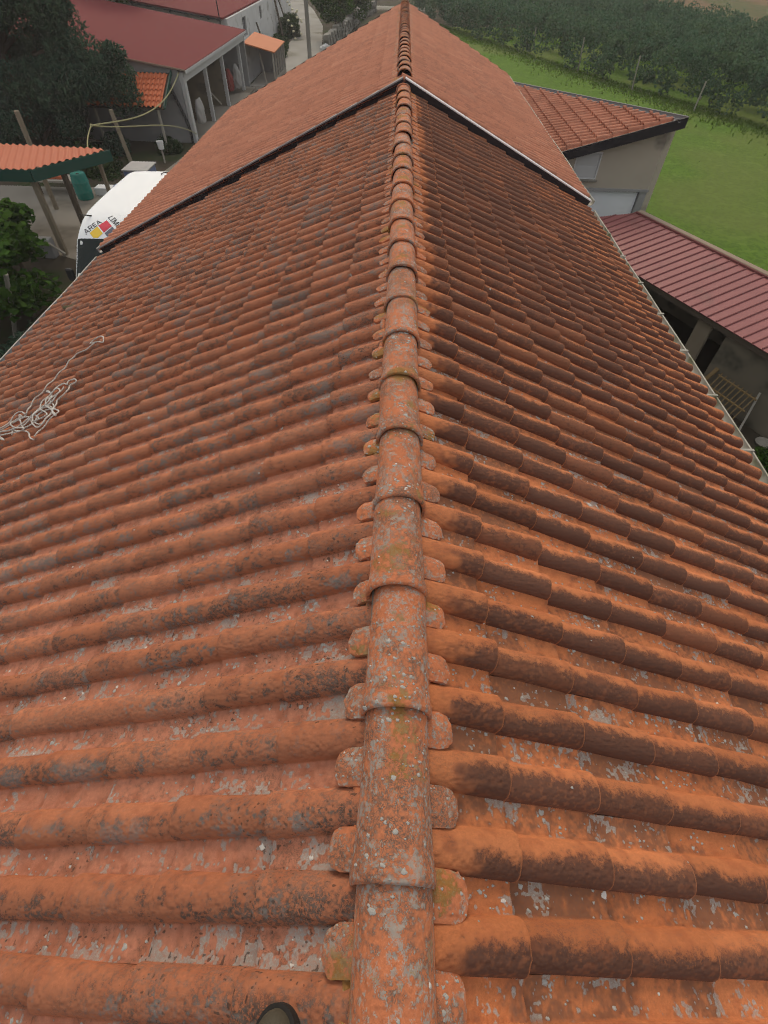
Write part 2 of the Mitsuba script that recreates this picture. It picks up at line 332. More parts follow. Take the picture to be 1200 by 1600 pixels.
sheet('dirt_path', [(-5.0, 93), (4, 93), (4, 97.5), (-5, 97.5)], G + 0.010, M['lane'], 'pale dirt path crossing beyond the far roof')
sheet('grass_strip', [(-40, 23.4), (-16.2, 26.2), (-16.2, 31), (-40, 36)], G + 0.012, M['field'], 'bright grass behind the orange carport')

# ------------------------------------------------------------------ roof tiles
PITCH_Y, GAUGE = 0.192, 0.335
ALPHA = math.atan(0.466); CA, SA = math.cos(ALPHA), math.sin(ALPHA)

def tile_proto(roll_h=0.048, L=0.395, tilt=0.020, nroll=11, fine=True):
    """(V in u, v, h), faces, uv: one interlocking tile, u across, v down the slope"""
    w = 0.118
    pr = [(0.000, -0.006), (0.000, 0.005)]
    th = np.linspace(math.radians(170), 0, nroll)
    pr += [(w / 2 + w / 2 * math.cos(t), 0.004 + roll_h * math.sin(t) ** 0.85) for t in th[0:]]
    pr += [(0.124, 0.0015), (0.145, -0.001), (0.175, -0.001), (0.198, 0.002), (0.206, 0.007)]
    pr = np.array(pr); k = len(pr)
    st = [0.0, L * 0.45, L * 0.85, L - 0.010, L - 0.002, L] if fine else [0.0, L * 0.6, L - 0.006, L]
    dz = [0, 0, 0, 0, -0.0016, -0.006] if fine else [0, 0, 0, -0.004]
    V, UV = [], []
    for a, d in zip(st, dz):
        for u, h in pr:
            bl = (a / L) ** 1.5; V.append((u + (0.008 * (u / 0.06 - 1) * (bl - 0.5) if u < 0.12 else 0), a, h * (0.87 + 0.21 * bl) + tilt * a / L + d)); UV.append((u / 0.212, a / 0.402))
    F = []
    for i in range(len(st) - 1):
        for j in range(k - 1):
            q = i * k + j; F += [(q, q + 1, q + k + 1), (q, q + k + 1, q + k)]
    o = len(V); base = (len(st) - 1) * k       # the lower end face
    for j, (u, h) in enumerate(pr):
        a = V[base + j]; V.append(a); UV.append((u / 0.212, 0.99))
    for j, (u, h) in enumerate(pr):
        a = V[base + j]; V.append((a[0], a[1] - 0.004, a[2] - 0.019)); UV.append((u / 0.212, 0.985))
    for j in range(k - 1):
        q = o + j; F += [(q, q + 1, q + k + 1), (q, q + k + 1, q + k)]
    return np.array(V, float), np.array(F), np.array(UV, float)

NEAR, FAR = tile_proto(nroll=13), tile_proto(0.050, tilt=0.026, nroll=7, fine=False)

def place_tile(proto, side, row, course, y0, z0, first, jit=1.0, rg=rng):
    """a tile on the slope: side -1 left, +1 right; row counts along the ridge, course down the slope"""
    V, F, UV = proto
    u, vv, h = V[:, 0] * (PITCH_Y / 0.2), V[:, 1].copy(), V[:, 2].copy()
    a = rg.normal(0, 0.011) * jit; uc, vc = u - 0.1, vv - 0.2
    u, vv = 0.1 + uc * math.cos(a) - vc * math.sin(a), 0.2 + uc * math.sin(a) + vc * math.cos(a)
    h = h + rg.uniform(0, 0.002) * jit + (vv - 0.2) * rg.normal(0, 0.008) * jit
    if jit and len(V) > 100:                                     # handmade unevenness: chipped lower lip, uneven surface
        o = rg.uniform(0, 99, 3); q = np.stack([V[:, 0], V[:, 1] * 0.6, 0 * u], -1)
        end = np.clip((V[:, 1] - 0.33) / 0.06, 0, 1)
        vv = vv - end * (0.012 * np.clip(meshkit.noise(q[:, :1] * 34 + o) - 0.45, 0, 1) + 0.004 * meshkit.noise(q[:, :1] * 90 + o))
        h = h + 0.005 * (meshkit.fbm(q * 16 + o, 2) - 0.5)
    u += rg.normal(0, 0.0022) * jit; vv += rg.normal(0, 0.006) * jit
    d = first + GAUGE * course - 0.395 + vv                     # slope distance from the apex
    h = h + 0.014 * (meshkit.noise(np.array([row * 0.21, course * 0.4 + 40 * side, 0.3])) - 0.5)
    y = y0 + PITCH_Y * row + (u if side > 0 else -u)
    x = side * (CA * d + SA * h); z = z0 - SA * d + CA * h
    uv = UV + np.array([row + 300 + 0.0, course + 50 * (side > 0)])
    f = F[:, ::-1]
    P = np.stack([x, y, z], -1)
    return P, f, uv

def clip_head(P, proto_v, d_min): return P

def seen(c):
    """rough solid size in view from the place the photograph was taken; 0 outside its frame"""
    q = c - CAM; z = q @ FWD
    if z < 0.05: return 0.0
    if abs(q @ RIGHT) > 0.80 * z or abs(q @ UP) > 1.07 * z: return 0.0
    return 1.0 / z ** 2

UVOF = lambda uv: uv[:, 0] - np.floor(uv[:, 0])
CRUST = []      # meshes that pale lichen grows on
def tile_field(holder, proto, rows, y0, z0, courses, firsts, mats, keep=300):
    items = []
    for si, side in enumerate((-1, 1)):
        for r in range(*rows):
            for c in range(courses[si]):
                P, f, uv = place_tile(proto, side, r, c, y0, z0, firsts[si])
                if proto is NEAR and P[:, 1].mean() > YJ + 0.03: continue
                items.append((seen(P.mean(0)), si, P, f, uv))
    items.sort(key=lambda t: -t[0])
    for _, si, P, f, uv in items[:keep]:
        put(holder + '__tile', (P, f), M[mats[si]], smooth=True, uv=uv)
        if proto is NEAR: CRUST.append((P, f, UVOF(uv)))
    for si in (0, 1):
        rest = [t for t in items[keep:] if t[1] == si]
        V, F, UV, n = [], [], [], 0
        for _, _, P, f, uv in rest:
            V.append(P); F.append(f + n); UV.append(uv); n += len(P)
        k = put(holder + '__smaller_tiles', (np.vstack(V), np.vstack(F)), M[mats[si]], smooth=True, uv=np.vstack(UV))
        label(k, None, None, None, 'stuff')

YJ = 9.05                 # where the near roof ends against the step of the far one
Z0 = -0.112               # pan level at the apex of the near roof
ROWS = (-8, 49)
tile_field('house__roof', NEAR, ROWS, -0.06, Z0, (17, 10), (0.372, 0.350), ('tile_left', 'tile_right'))

# ridge tiles: half barrels, the collar of each lies over the next one nearer
def ridge_tile(y0, y1, zt, r0, r1, seed, segs=18, ny=None, collar=0.042):
    """from the collared near end y0 to the far end y1; zt top level"""
    rg = np.random.default_rng(seed)
    L = y1 - y0
    ys = [0.004, 0.0, 0.009, collar - 0.010, collar + 0.004, collar + 0.028, L * 0.4, L * 0.7, L]
    rs = [r0 - 0.005, r0 + 0.004, r0 + 0.009, r0 + 0.009, r0 + 0.006, r0 + 0.001, r0 + (r1 - r0) * 0.4, r0 + (r1 - r0) * 0.7, r1]
    V = []; yaw, dx, dz = rg.normal(0, 0.012), rg.normal(0, 0.003), rg.normal(0, 0.003)
    for y, r in zip(ys, rs):
        for k in range(segs + 1):
            t = math.pi * (1 + 0.10 * 2) * k / segs - math.pi * 0.10
            c, s = math.cos(t), math.sin(t)
            px = r * np.sign(c) * abs(c) ** 0.86; pz = r * (abs(s) ** 0.92 * np.sign(s))
            V.append((px, y, pz))
    V = np.array(V); n = meshkit.fbm(V * 14 + seed * 3.1, 3)
    V[:, 2] += (n - 0.5) * 0.008
    V[:, 0] += (meshkit.fbm(V * 12 + seed * 5.7, 2) - 0.5) * 0.006
    x = V[:, 0] - V[:, 1] * yaw + dx; y = y0 + V[:, 1] + V[:, 0] * yaw
    P = np.stack([x, y, zt - r0 + V[:, 2] + dz + 0.006 * (1 - V[:, 1] / L)], -1)
    F = []
    m = segs + 1
    for i in range(len(ys) - 1):
        for j in range(segs):
            q = i * m + j; F += [(q, q + 1, q + m + 1), (q, q + m + 1, q + m)]
    return P, np.array(F)

RIDGE = []
for i in range(-3, 23):
    ya = 0.117 + 0.40 * i
    y1 = min(ya + 0.445, YJ + 0.02)
    P, F = ridge_tile(ya - 0.02, y1, 0.0, 0.098, 0.091, 40 + i)
    put('house__roof__ridge_tile', (P, F), M['ridge'], smooth=True)
    if i < 12: RIDGE.append((P, F, None))

# tongue-shaped closing pieces between the rolls, under the ridge
def tongue(side, y, tip, seed):
    rg = np.random.default_rng(seed)
    w, L = 0.055 + rg.uniform(-0.004, 0.004), 0.120
    pts = [(-w, 0)] + [(-w * np.sign(math.cos(t)) * abs(math.cos(t)) ** 0.75, L - w * 0.8 + w * 0.8 * math.sin(t) ** 0.75) for t in np.linspace(0.0, math.pi, 13)] + [(w, 0)]
    pts = np.array(pts); pts += rg.normal(0, 0.0026, pts.shape)
    sh = Polygon(pts)
    m = trimesh.creation.extrude_polygon(sh.buffer(-0.003), 0.016)
    m = m.subdivide_to_size(0.022)
    v = m.vertices.copy()
    top = v[:, 2] > 0.008
    dome = 0.013 * (1 - (v[:, 0] / w) ** 2) - 0.010 * np.clip((v[:, 1] - L + 0.05) / 0.05, 0, 1) ** 2 + 0.009 * (meshkit.fbm(v * 40 + seed, 2) - 0.5)
    h = v[:, 2] + dome
    tlt = rg.normal(0.10, 0.05)
    d = tip - L + v[:, 1]; h = h + 0.030 + (v[:, 0] * -0.10) + v[:, 1] * tlt * 0.3 + rg.normal(0, 0.002)
    yy = y + v[:, 0] * (1 + 0) * 1.0 + rg.normal(0, 0.004)
    P = np.stack([side * (CA * d + SA * h), yy, Z0 - SA * d + CA * h], -1)
    return P, (m.faces if side < 0 else m.faces[:, ::-1])
for r in range(ROWS[0], ROWS[1] - 1):
    for side in (-1, 1):
        yp = -0.06 + PITCH_Y * r + (0.153 if side > 0 else -0.153)
        if yp > YJ - 0.05: continue
        P, F = tongue(side, yp, (0.156 if side < 0 else 0.172) + random.uniform(-0.010, 0.010), r * 2 + (side > 0) + 500)
        put('house__roof__tongue', (P, F), M['ridge'], smooth=40)
        if yp < 4: RIDGE.append((P, np.asarray(F), None))

# mortar bed below the ridge, deck, gutters, walls
b = MB(); b.beam((0, -1.9, -0.115), (0, YJ - 0.02, -0.115), 0.175, 0.085); b.put('house__roof__mortar_bed', M['mortar'])
for s in (-1, 1):                                                # lumpy mortar squeezed out along both skirts of the ridge
    yy = np.arange(-1.2, YJ - 0.03, 0.02); q = np.stack([0 * yy, yy, 0 * yy], -1); nz = meshkit.fbm(q * 9 + 40 * s, 3)
    pts = np.stack([s * (0.099 + 0.010 * (meshkit.noise(q * 13 + 7 * s) - 0.5)), yy, Z0 - 0.466 * 0.099 + 0.030 + 0.02 * (meshkit.noise(q * 8 + 3 * s) - 0.5)], -1)
    b = MB(); b.tube(pts, 0.007 + 0.024 * np.clip(nz - 0.25, 0, 1), 8); b.put('house__roof__mortar_joint', M['ridge'], smooth=True)
def deck(key, y0, y1, z0, dl, drr, m='timber_dark'):
    b = MB()
    for s, d in ((-1, dl), (1, drr)):
        a0 = (0.0, z0 - 0.03); a1 = (s * CA * d, z0 - 0.03 - SA * d)
        q = [(a0[0], y0, a0[1]), (a1[0], y0, a1[1]), (a1[0], y1, a1[1]), (a0[0], y1, a0[1])]
        b.poly(q if s > 0 else q[::-1], 0.05)
    return b.put(key, M[m], smooth=False)
DL, DR = 0.372 + GAUGE * 16, 0.350 + GAUGE * 9
deck('house__roof__deck', -1.9, YJ + 0.02, Z0, DL - 0.05, DR - 0.05)
def gutter(key, side, dist, y0, y1, z0, m, r=0.062):
    cx, cz = side * (CA * dist + r * 1.15), z0 - SA * dist - 0.020
    pr = []
    for t in np.linspace(0, math.pi, 9): pr.append((-r * math.cos(t), -r * math.sin(t)))
    pr = [(-r, 0.02)] + pr + [(r, 0.012), (r + 0.010, 0.016), (r + 0.010, 0.006), (r + 0.004, 0.0)]
    for t in np.linspace(math.pi, 0, 9): pr.append((-(r + 0.004) * math.cos(t), -(r + 0.004) * math.sin(t)))
    pr.append((-r - 0.004, 0.02))
    pr = np.array(pr); k = len(pr); ny = 24
    ys = np.linspace(y0, y1, ny); V = []
    for y in ys:
        wob = 0.006 * math.sin(y * 1.7) + 0.004 * math.sin(y * 4.1)
        for x, z in pr: V.append((cx + side * x + wob, y, cz + z + 0.004 * math.sin(y * 2.3)))
    F = []
    for i in range(ny - 1):
        for j in range(k - 1):
            q = i * k + j; F += [(q, q + 1, q + k + 1), (q, q + k + 1, q + k)]
    return put(key, (np.array(V), np.array(F)), M[m], smooth=40)
gutter('house__gutter', -1, DL, -1.9, YJ + 0.05, Z0, 'zinc')
gutter('house__gutter', 1, DR, -1.9, YJ + 0.12, Z0, 'gutter_pale')
for y in np.arange(-0.6, 9.0, 0.8):
    b = MB(); x = CA * DR + 0.071; z = Z0 - SA * DR - 0.016
    b.box((x - 0.085, y - 0.012, z + 0.018), (x + 0.08, y + 0.012, z + 0.023)); b.put('house__gutter_bracket', M['gutter_pale'], smooth=False)
XWL, XWR = -4.9, 2.85
def house_walls(holder, y0, y1, z0, m, xl=XWL, xr=XWR):
    def zr(x): return z0 - 0.11 - 0.466 * abs(x)
    b = MB()
    b.box((xl, y0, G), (xl + 0.25, y1, zr(xl)))
    b.put(holder + '__wall', M[m], smooth=False)
    b = MB(); b.box((xr - 0.25, y0, G), (xr, y1, zr(xr))); b.put(holder + '__wall', M[m], smooth=False)
    for yy in (y0 + 0.004, y1 - 0.254):
        b = MB()
        b.poly([(xl + 0.252, yy, G), (xr - 0.252, yy, G), (xr - 0.252, yy, zr(xr - 0.252)), (0, yy, zr(0)), (xl + 0.252, yy, zr(xl + 0.252))], -0.25)
        b.put(holder + '__wall', M[m], smooth=False)
house_walls('house', -1.8, YJ - 0.06, Z0, 'wall_white')
label('house', 'house under the near weathered orange tile roof with lichened ridge', 'house')

# the farther, slightly higher roof
STEP = 0.11; ZF = Z0 + STEP; YF = 19.6
tile_field('house_001__roof', FAR, (0, 54), YJ + 0.19, ZF, (17, 10), (0.372, 0.350), ('far_tile', 'far_tile'))
for i in range(0, 27):
    ya = YJ + 0.30 + 0.385 * i
    P, F = ridge_tile(ya, min(ya + 0.43, YF + 0.02), STEP - 0.015, 0.108, 0.098, 140 + i, segs=12)
    put('house_001__roof__ridge_tile', (P, F), M['ridge'], smooth=True)
for s in (-1, 1):
    for r in range(53):
        y = YJ + 0.19 + PITCH_Y * r + (0.153 if s > 0 else -0.153)
        if y < YJ + 0.1: continue
        P, F = tongue(s, y, 0.185, 900 + r * 2 + s)
        P[:, 2] += STEP
        put('house_001__roof__tongue', (P, F), M['ridge'], smooth=40)
b = MB(); b.beam((0, YJ + 0.33, STEP - 0.125), (0, YF, STEP - 0.125), 0.17, 0.13); b.put('house_001__roof__mortar_bed', M['dark_board'])  # near-black colour imitates the dark hollow at the open ridge end
deck('house_001__roof__deck', YJ + 0.06, YF, ZF, DL - 0.05, DR - 0.05)
for s, d, m in ((-1, DL, 'zinc'), (1, DR, 'flashing_white')):
    # dark barge board facing the lower roof, metal flashing folded over it
    def at(dd, up): return np.array([s * (CA * dd + SA * up), 0, ZF - SA * dd + CA * up])
    b = MB()
    q = [at(0.0, 0.034), at(d - 0.01, 0.034), at(d - 0.01, -0.16), at(0.0, -0.16)]
    q = [p + [0, YJ + 0.03, 0] for p in q]
    b.poly(q if s < 0 else q[::-1], 0.028); b.put('house_001__barge_board', M['dark_board'], smooth=False)
    b = MB()
    q0 = [at(0.0, 0.046), at(d + 0.01, 0.046)]
    a0, a1 = q0[0] + [0, YJ + 0.085, 0], q0[1] + [0, YJ + 0.085, 0]
    nrm = np.array([s * SA, 0, CA])
    b.beam(a0, a1, 0.085, 0.008, up=nrm); b.beam(a0 + [0, -0.044, 0] - nrm * 0.012, a1 + [0, -0.044, 0] - nrm * 0.012, 0.006, 0.028, up=nrm)
    b.put('house_001__flashing', M[m], smooth=False)
    b = MB(); q = [p + [0, YF + 0.06, 0] for p in [at(0.0, 0.06), at(d + 0.03, 0.06), at(d + 0.03, -0.16), at(0.0, -0.16)]]
    b.poly(q if s > 0 else q[::-1], 0.03); b.put('house_001__barge_board', M['dark_board'], smooth=False)
gutter('house_001__gutter', -1, DL, YJ + 0.10, YF, ZF, 'zinc', 0.05)
gutter('house_001__gutter', 1, DR, YJ + 0.18, YF, ZF, 'gutter_pale', 0.055)
house_walls('house_001', YJ + 0.0, YF - 0.1, ZF, 'wall_white')
label('house_001', 'house under the farther smooth tile roof with dark stepped edge', 'house')

# ------------------------------------------------------------------ annex with mono-pitch tile roof (right)
AS = 0.2745
def az(x): return -1.46 + AS * (x - 6.57)
TIP, BB = np.array([6.72, 15.08]), np.array([4.21, 22.63])
capd = (BB - TIP) / np.linalg.norm(BB - TIP); capn = np.array([capd[1], -capd[0]])
if capn @ np.array([1, 0]) < 0: capn = -capn
EXT = BB + capd * 2.9
V0, F0, _ = tile_proto(0.058, tilt=0.027, nroll=7, fine=False)
al = math.atan(AS); ca, sa = math.cos(al), math.sin(al)
ntile = 0
for r in range(0, 42):
    yb = 15.12 + 0.25 * r
    for c in range(0, 11):
        xe = 3.15 + 0.36 * ca * c          # lower end of the tile
        u, vv, h = V0.T * [[1.25], [1.08], [1.3]]
        d = 0.427 - vv
        x = xe + ca * d - sa * h; z = az(xe) + sa * d + ca * h - 0.06; y = yb + 0.25 - u
        P = np.stack([x, y, z], -1)
        if (P[:, :2].mean(0) - TIP) @ capn > 0.12: continue
        m = trimesh.Trimesh(P, F0, process=False)
        o = np.array([*(TIP - capn * 0.10), 0.0])
        if ((P - o) @ np.array([*capn, 0])).max() > 0:
            m = trimesh.intersections.slice_mesh_plane(m, np.array([*-capn, 0]), o)
            if m is None or len(m.faces) == 0: continue
        if ntile < 300:
            put('annex__roof__tile', m, M['annex_tile'], smooth=35); ntile += 1
b = MB(); q = [(3.1, 15.08, az(3.1) - 0.08), (TIP[0], TIP[1], az(TIP[0]) - 0.08), (*BB, az(BB[0]) - 0.08), (*EXT, az(EXT[0]) - 0.08), (3.1, EXT[1], az(3.1) - 0.08)]
b.poly(q, 0.04); b.put('annex__roof', M['timber_dark'], smooth=False)
b = MB(); b.poly([(3.0, 15.04, az(3.0) - 0.02), (TIP[0] + 0.10, 15.04, az(TIP[0] + 0.10) - 0.0), (TIP[0] + 0.10, 15.04, az(TIP[0]) - 0.19), (3.0, 15.04, az(3.0) - 0.24)][::-1], 0.04)
b.put('annex__fascia', M['dark_board'], smooth=False)
def cap_line(off, dz): 
    a = TIP + capn * off - capd * 0.02; e = EXT + capn * off
    return np.array([*a, az(TIP[0]) + dz]), np.array([*e, az(EXT[0]) + dz])
b = MB(); a, e = cap_line(0.10, -0.03); b.beam(a, e, 0.02, 0.10); a, e = cap_line(-0.02, -0.075); b.beam(a, e, 0.22, 0.012); a, e = cap_line(-0.115, -0.02); b.beam(a, e, 0.03, 0.012)
a, e = cap_line(0.10, 0.024); b.beam(a, e, 0.045, 0.012)
b.put('annex__gutter', M['zinc'], smooth=False)
# walls: upper beige wall with a shuttered window, recessed white lower part
WY = 15.3
b = MB()
b.poly([(3.2, WY, -3.02), (4.50, WY, -3.02), (4.50, WY, az(4.5) - 0.12), (3.2, WY, az(3.2) - 0.12)], 0.2)
b.poly([(5.14, WY, -3.02), (6.60, WY, -3.02), (6.60, WY, az(6.6) - 0.12), (5.14, WY, az(5.14) - 0.12)], 0.2)
b.poly([(4.50, WY, -3.02), (5.14, WY, -3.02), (5.14, WY, -2.80), (4.50, WY, -2.80)], 0.2)
b.poly([(4.50, WY, -2.20), (5.14, WY, -2.20), (5.14, WY, az(5.14) - 0.12), (4.50, WY, az(4.5) - 0.12)], 0.2)
b.put('annex__wall', M['wall_beige'], smooth=False)
b = MB(); e2 = EXT - capn * 0.18; s2 = np.array([6.595, WY + 0.01])
b.poly([(*s2, G), (*s2, az(6.6) - 0.13), (*e2, az(e2[0]) - 0.13), (*e2, G)][::-1], -0.2); b.put('annex__wall', M['wall_beige'], smooth=False)
b = MB(); b.box((3.2, WY + 0.08, G), (6.40, WY + 0.20, -3.055)); b.put('annex__lower_wall', M['wall_bright'], smooth=False)
b = MB(); b.box((6.42, WY - 0.002, G), (6.60, WY + 0.2, -3.024)); b.put('annex__pillar', M['wall_grey'], smooth=False)
b = MB(); b.box((3.2, WY - 0.03, -3.05), (6.62, WY - 0.002, -2.99)); b.put('annex__ledge', M['wall_grey'], smooth=False)
b = MB()
b.box((4.53, WY + 0.02, -2.785), (5.11, WY + 0.05, -2.23)); b.box((4.56, WY + 0.012, -2.755), (5.08, WY + 0.0205, -2.51), 0.006); b.box((4.56, WY + 0.012, -2.495), (5.08, WY + 0.0205, -2.26), 0.006)
wk = b.put('annex__window', M['shutter'], smooth=False)
b = MB()
for lo, hi in (((4.50, WY - 0.008, -2.80), (4.53, WY + 0.06, -2.20)), ((5.11, WY - 0.008, -2.80), (5.14, WY + 0.06, -2.20)), ((4.53, WY - 0.008, -2.23), (5.11, WY + 0.06, -2.20)), ((4.53, WY - 0.008, -2.80), (5.11, WY + 0.06, -2.785))): b.box(lo, hi)
b.put('annex__window__frame', M['frame_white'], smooth=False)
b = MB(); b.box((4.46, WY - 0.07, -2.845), (5.18, WY - 0.004, -2.805), 0.008); b.put('annex__window__sill', M['stone'], smooth=False)
label('annex', 'beige annex with tiled mono-pitch roof, dark fascia and shuttered window', 'building')

# ------------------------------------------------------------------ open shed with red ribbed roof (right)
sd = np.array([0.44, -0.898]); sn = np.array([0.898, 0.44])
SN0 = np.array([5.64, 10.77])                  # a point of its low edge
def sp(t, q, z): p = SN0 + sd * t + sn * q; return np.array([p[0], p[1], z])
T0, T1 = -3.89, 7.5
def szr(q): return -3.5 + 0.29 * q / 1.92
b = MB(); b.poly([sp(T1, 0, szr(0)), sp(T1, 1.92, szr(1.92)), sp(T0 + 0.95, 1.92, szr(1.92)), sp(T0, 0, szr(0))], 0.012)
b.put('shed__roof', M['red_panel'], smooth=False)
k = 0
tt = T0 + 0.10
while tt < T1 - 0.05:
    qe = min(1.915, 1.90 * (tt - T0) / 0.95)
    b = MB(); b.beam(sp(tt, 0.005, szr(0) + 0.012), sp(tt, qe, szr(qe) + 0.012), 0.028, 0.028, bev=0.008); b.put('shed__roof__rib', M['red_rib'], smooth=False); tt += 0.212
b = MB(); b.beam(sp(T0 + 0.97, 1.99, szr(1.92) + 0.02), sp(T1, 1.99, szr(1.92) + 0.02), 0.16, 0.07, bev=0.01); b.put('shed__coping', M['coping'], smooth=False)
b = MB(); b.beam(sp(T0 + 0.95, 1.90, szr(1.92) + 0.022), sp(T1, 1.90, szr(1.92) + 0.022), 0.03, 0.03); b.put('shed__roof__flashing', M['red_rib'], smooth=False)
b = MB(); b.poly([sp(T1, 2.05, G), sp(T1, 2.05, szr(1.92) - 0.02), sp(T0 + 1.0, 2.05, szr(1.92) - 0.02), sp(T0 + 1.0, 2.05, G)], 0.15); b.put('shed__wall', M['concrete_worn_bay_shade'], smooth=False)
b = MB(); b.beam(sp(T0, 0.05, szr(0) - 0.07), sp(T1, 0.05, szr(0) - 0.07), 0.06, 0.11); b.put('shed__beam', M['timber_dark'], smooth=False)
b = MB(); b.beam(sp(1.28, 0.12, G), sp(1.28, 0.12, szr(0) - 0.13), 0.06, 0.34, up=(*sd, 0)); b.put('shed__plank', M['timber'], smooth=False)
b = MB(); b.beam(sp(1.80, 0.16, -4.83), sp(T1, 0.16, -4.83), 0.14, 2.34); b.put('shed__front_wall', M['concrete_worn_bay_shade'], smooth=False)
label('shed', 'low open shed with red ribbed metal roof beside the meadow', 'shed')
GA = -4.90
v_ = [sp(-5.2, 2.0, GA), (2.86, 15.2, GA), (2.86, -4, GA), sp(14, 2.0, GA)]
b = MB(); b.poly(v_, 1.05); b.put('alley', M['soil'], smooth=False); label('alley', 'dark earth alley between the house and the open shed', None, None, 'structure')

# ------------------------------------------------------------------ garage with three open bays (left)
GX = -10.15; GY0, GY1 = 30.3, 43.5
def gz(x): return -3.18 + 0.13 * (-10.0 - x)
b = MB(); b.poly([(-9.98, GY0 - 0.12, gz(-9.98)), (-9.98, GY1 + 0.2, gz(-9.98)), (-22, GY1 + 0.2, gz(-22)), (-22, GY0 - 0.12, gz(-22))], 0.05); b.put('garage__roof', M['red_paint'], smooth=False)
b = MB(); b.beam((-9.96, GY0 - 0.13, -3.27), (-9.96, GY1 + 0.2, -3.27), 0.025, 0.12); b.put('garage__eave_board', M['wall_pale'], smooth=False)
b = MB(); b.beam((-9.97, GY0 - 0.13, -3.20), (-22, GY0 - 0.13, gz(-22) - 0.02), 0.02, 0.06); b.put('garage__verge_trim', M['coping'], smooth=False)
b = MB(); b.box((GX - 0.2, GY0, -3.66), (GX, GY1, -3.30)); b.put('garage__beam', M['wall_pale'], smooth=False)
for y0, w in ((30.3, 0.34), (34.1, 0.16), (37.7, 0.16), (42.0, 0.16)):
    b = MB(); b.box((GX - 0.18, y0, G), (GX - 0.004, y0 + w, -3.665)); b.put('garage__post', M['wall_pale'], smooth=False)
b = MB(); b.poly([(-22, GY0 + 0.004, G), (GX - 0.205, GY0 + 0.004, G), (GX - 0.205, GY0 + 0.004, gz(GX) - 0.06), (-22, GY0 + 0.004, gz(-22) - 0.06)], 0.2); b.put('garage__wall', M['wall_grey'], smooth=False)
b = MB(); b.poly([(-22, GY1, G), (GX, GY1, G), (GX, GY1, gz(GX) - 0.06), (-22, GY1, gz(-22) - 0.06)], 0.2); b.put('garage__wall', M['wall_grey'], smooth=False)
b = MB(); b.box((-16.2, GY0 + 0.21, G), (-16.0, GY1 - 0.21, -2.46)); b.put('garage__wall', M['concrete_worn_bay_shade'], smooth=False)  # darker than the outer walls: bay shade put into the colour
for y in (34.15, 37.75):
    b = MB(); b.box((-15.99, y, G), (GX - 0.19, y + 0.1, -3.3)); b.put('garage__partition', M['concrete_worn_bay_shade'], smooth=False)  # bare concrete, toned down to deepen the shade of the bays
b = MB(); b.box((-15.99, GY0 + 0.21, G + 0.004), (-9.7, GY1 - 0.21, G + 0.10), 0.01); b.put('garage__floor', M['concrete'], smooth=False)
label('garage', 'grey garage with three open bays under a dark red roof', 'garage')
# small tiled lean-to on its near wall
u0, u1 = -14.2, -10.68
sl = math.atan(0.95 / 2.0); cs, ss = math.cos(sl), math.sin(sl)
for r in range(int((u1 - u0) / 0.2)):
    for c in range(6):
        u, vv, h = V0.T
        d = 2.21 - (5 - c) * GAUGE - 0.395 + vv
        P = np.stack([u0 + 0.2 * r + u, GY0 - 0.02 - cs * d - ss * h, -3.28 - ss * d + cs * h], -1)
        put('lean_to__tile', (P, F0), M['orange_tile'], smooth=35)
b = MB(); b.poly([(u0, GY0 - 0.03, -3.32), (u0, GY0 - 2.0, -4.27), (u1, GY0 - 2.0, -4.27), (u1, GY0 - 0.03, -3.32)], 0.05); b.put('lean_to__deck', M['timber_dark'], smooth=False)
b = MB(); b.beam((u1 + 0.03, GY0 - 0.02, -3.28), (u1 + 0.03, GY0 - 2.02, -4.24), 0.04, 0.16); b.put('lean_to__verge_board', M['green_fascia'], smooth=False)
for x in (-13.9, -11.0):
    b = MB(); b.beam((x, GY0 - 1.9, G), (x, GY0 - 1.9, -4.32), 0.09, 0.09); b.put('lean_to__post', M['timber_pale'], smooth=False)
label('lean_to', 'small orange tiled lean-to against the grey garage wall', 'lean-to')
# things in the bays
def lump(key, c, size, m, seed, sub=3, k=3.0, amp=0.25, flat=0.35):
    s = trimesh.creation.icosphere(sub); v = s.vertices.copy()
    v *= (1 + amp * (meshkit.fbm(v * k + seed, 3) - 0.5) * 2)[:, None]
    v[:, 2] = np.where(v[:, 2] < -flat * 1.6, -flat * 1.6 + (v[:, 2] + flat * 1.6) * 0.1, v[:, 2])
    v = v * np.asarray(size) + np.asarray(c)
    return put(key, (v, s.faces), M[m], smooth=True)
k = lump('sack', (-9.98, 31.25, -5.0), (0.20, 0.42, 0.62), 'pale_cloth', 3); label(k, 'white bulging sack beside the nearest garage post', 'sack')
k = lump('sack', (-10.75, 40.6, -5.30), (0.26, 0.36, 0.68), 'red_cloth', 5); label(k, 'red sack standing in the farthest garage bay', 'sack')
k = lump('sack', (-10.45, 41.4, -5.25), (0.28, 0.40, 0.72), 'pale_cloth', 8); label(k, 'pale sack beside the red one in the farthest bay', 'sack')
b = MB(); b.beam((-10.45, 35.2, -4.85), (-10.15, 35.9, -5.50), 0.06, 0.06, bev=0.01); k = b.put('stick', M['timber_pale'], smooth=False); label(k, 'pale stick leaning in the middle garage bay', 'stick')
b = MB(); 
for dx in (0, 0.09): b.tube(spline([(-10.95 + dx, 30.22, -3.5), (-10.72 + dx, 30.2, -4.3), (-10.48 + dx, 30.2, -5.0), (-10.38 + dx * 0.6, 30.2, -5.99)], 10), 0.028, 6)
k = b.put('cable', M['cable']); label(k, 'black cables hanging down the grey garage wall', 'cable')
b = MB(); b.beam((-9.2, 44.6, G), (-9.45, 44.6, -4.4), 0.10, 0.06); k = b.put('plank', M['timber_pale'], smooth=False); label(k, 'pale plank leaning by the orange sheet roofed coop', 'plank')

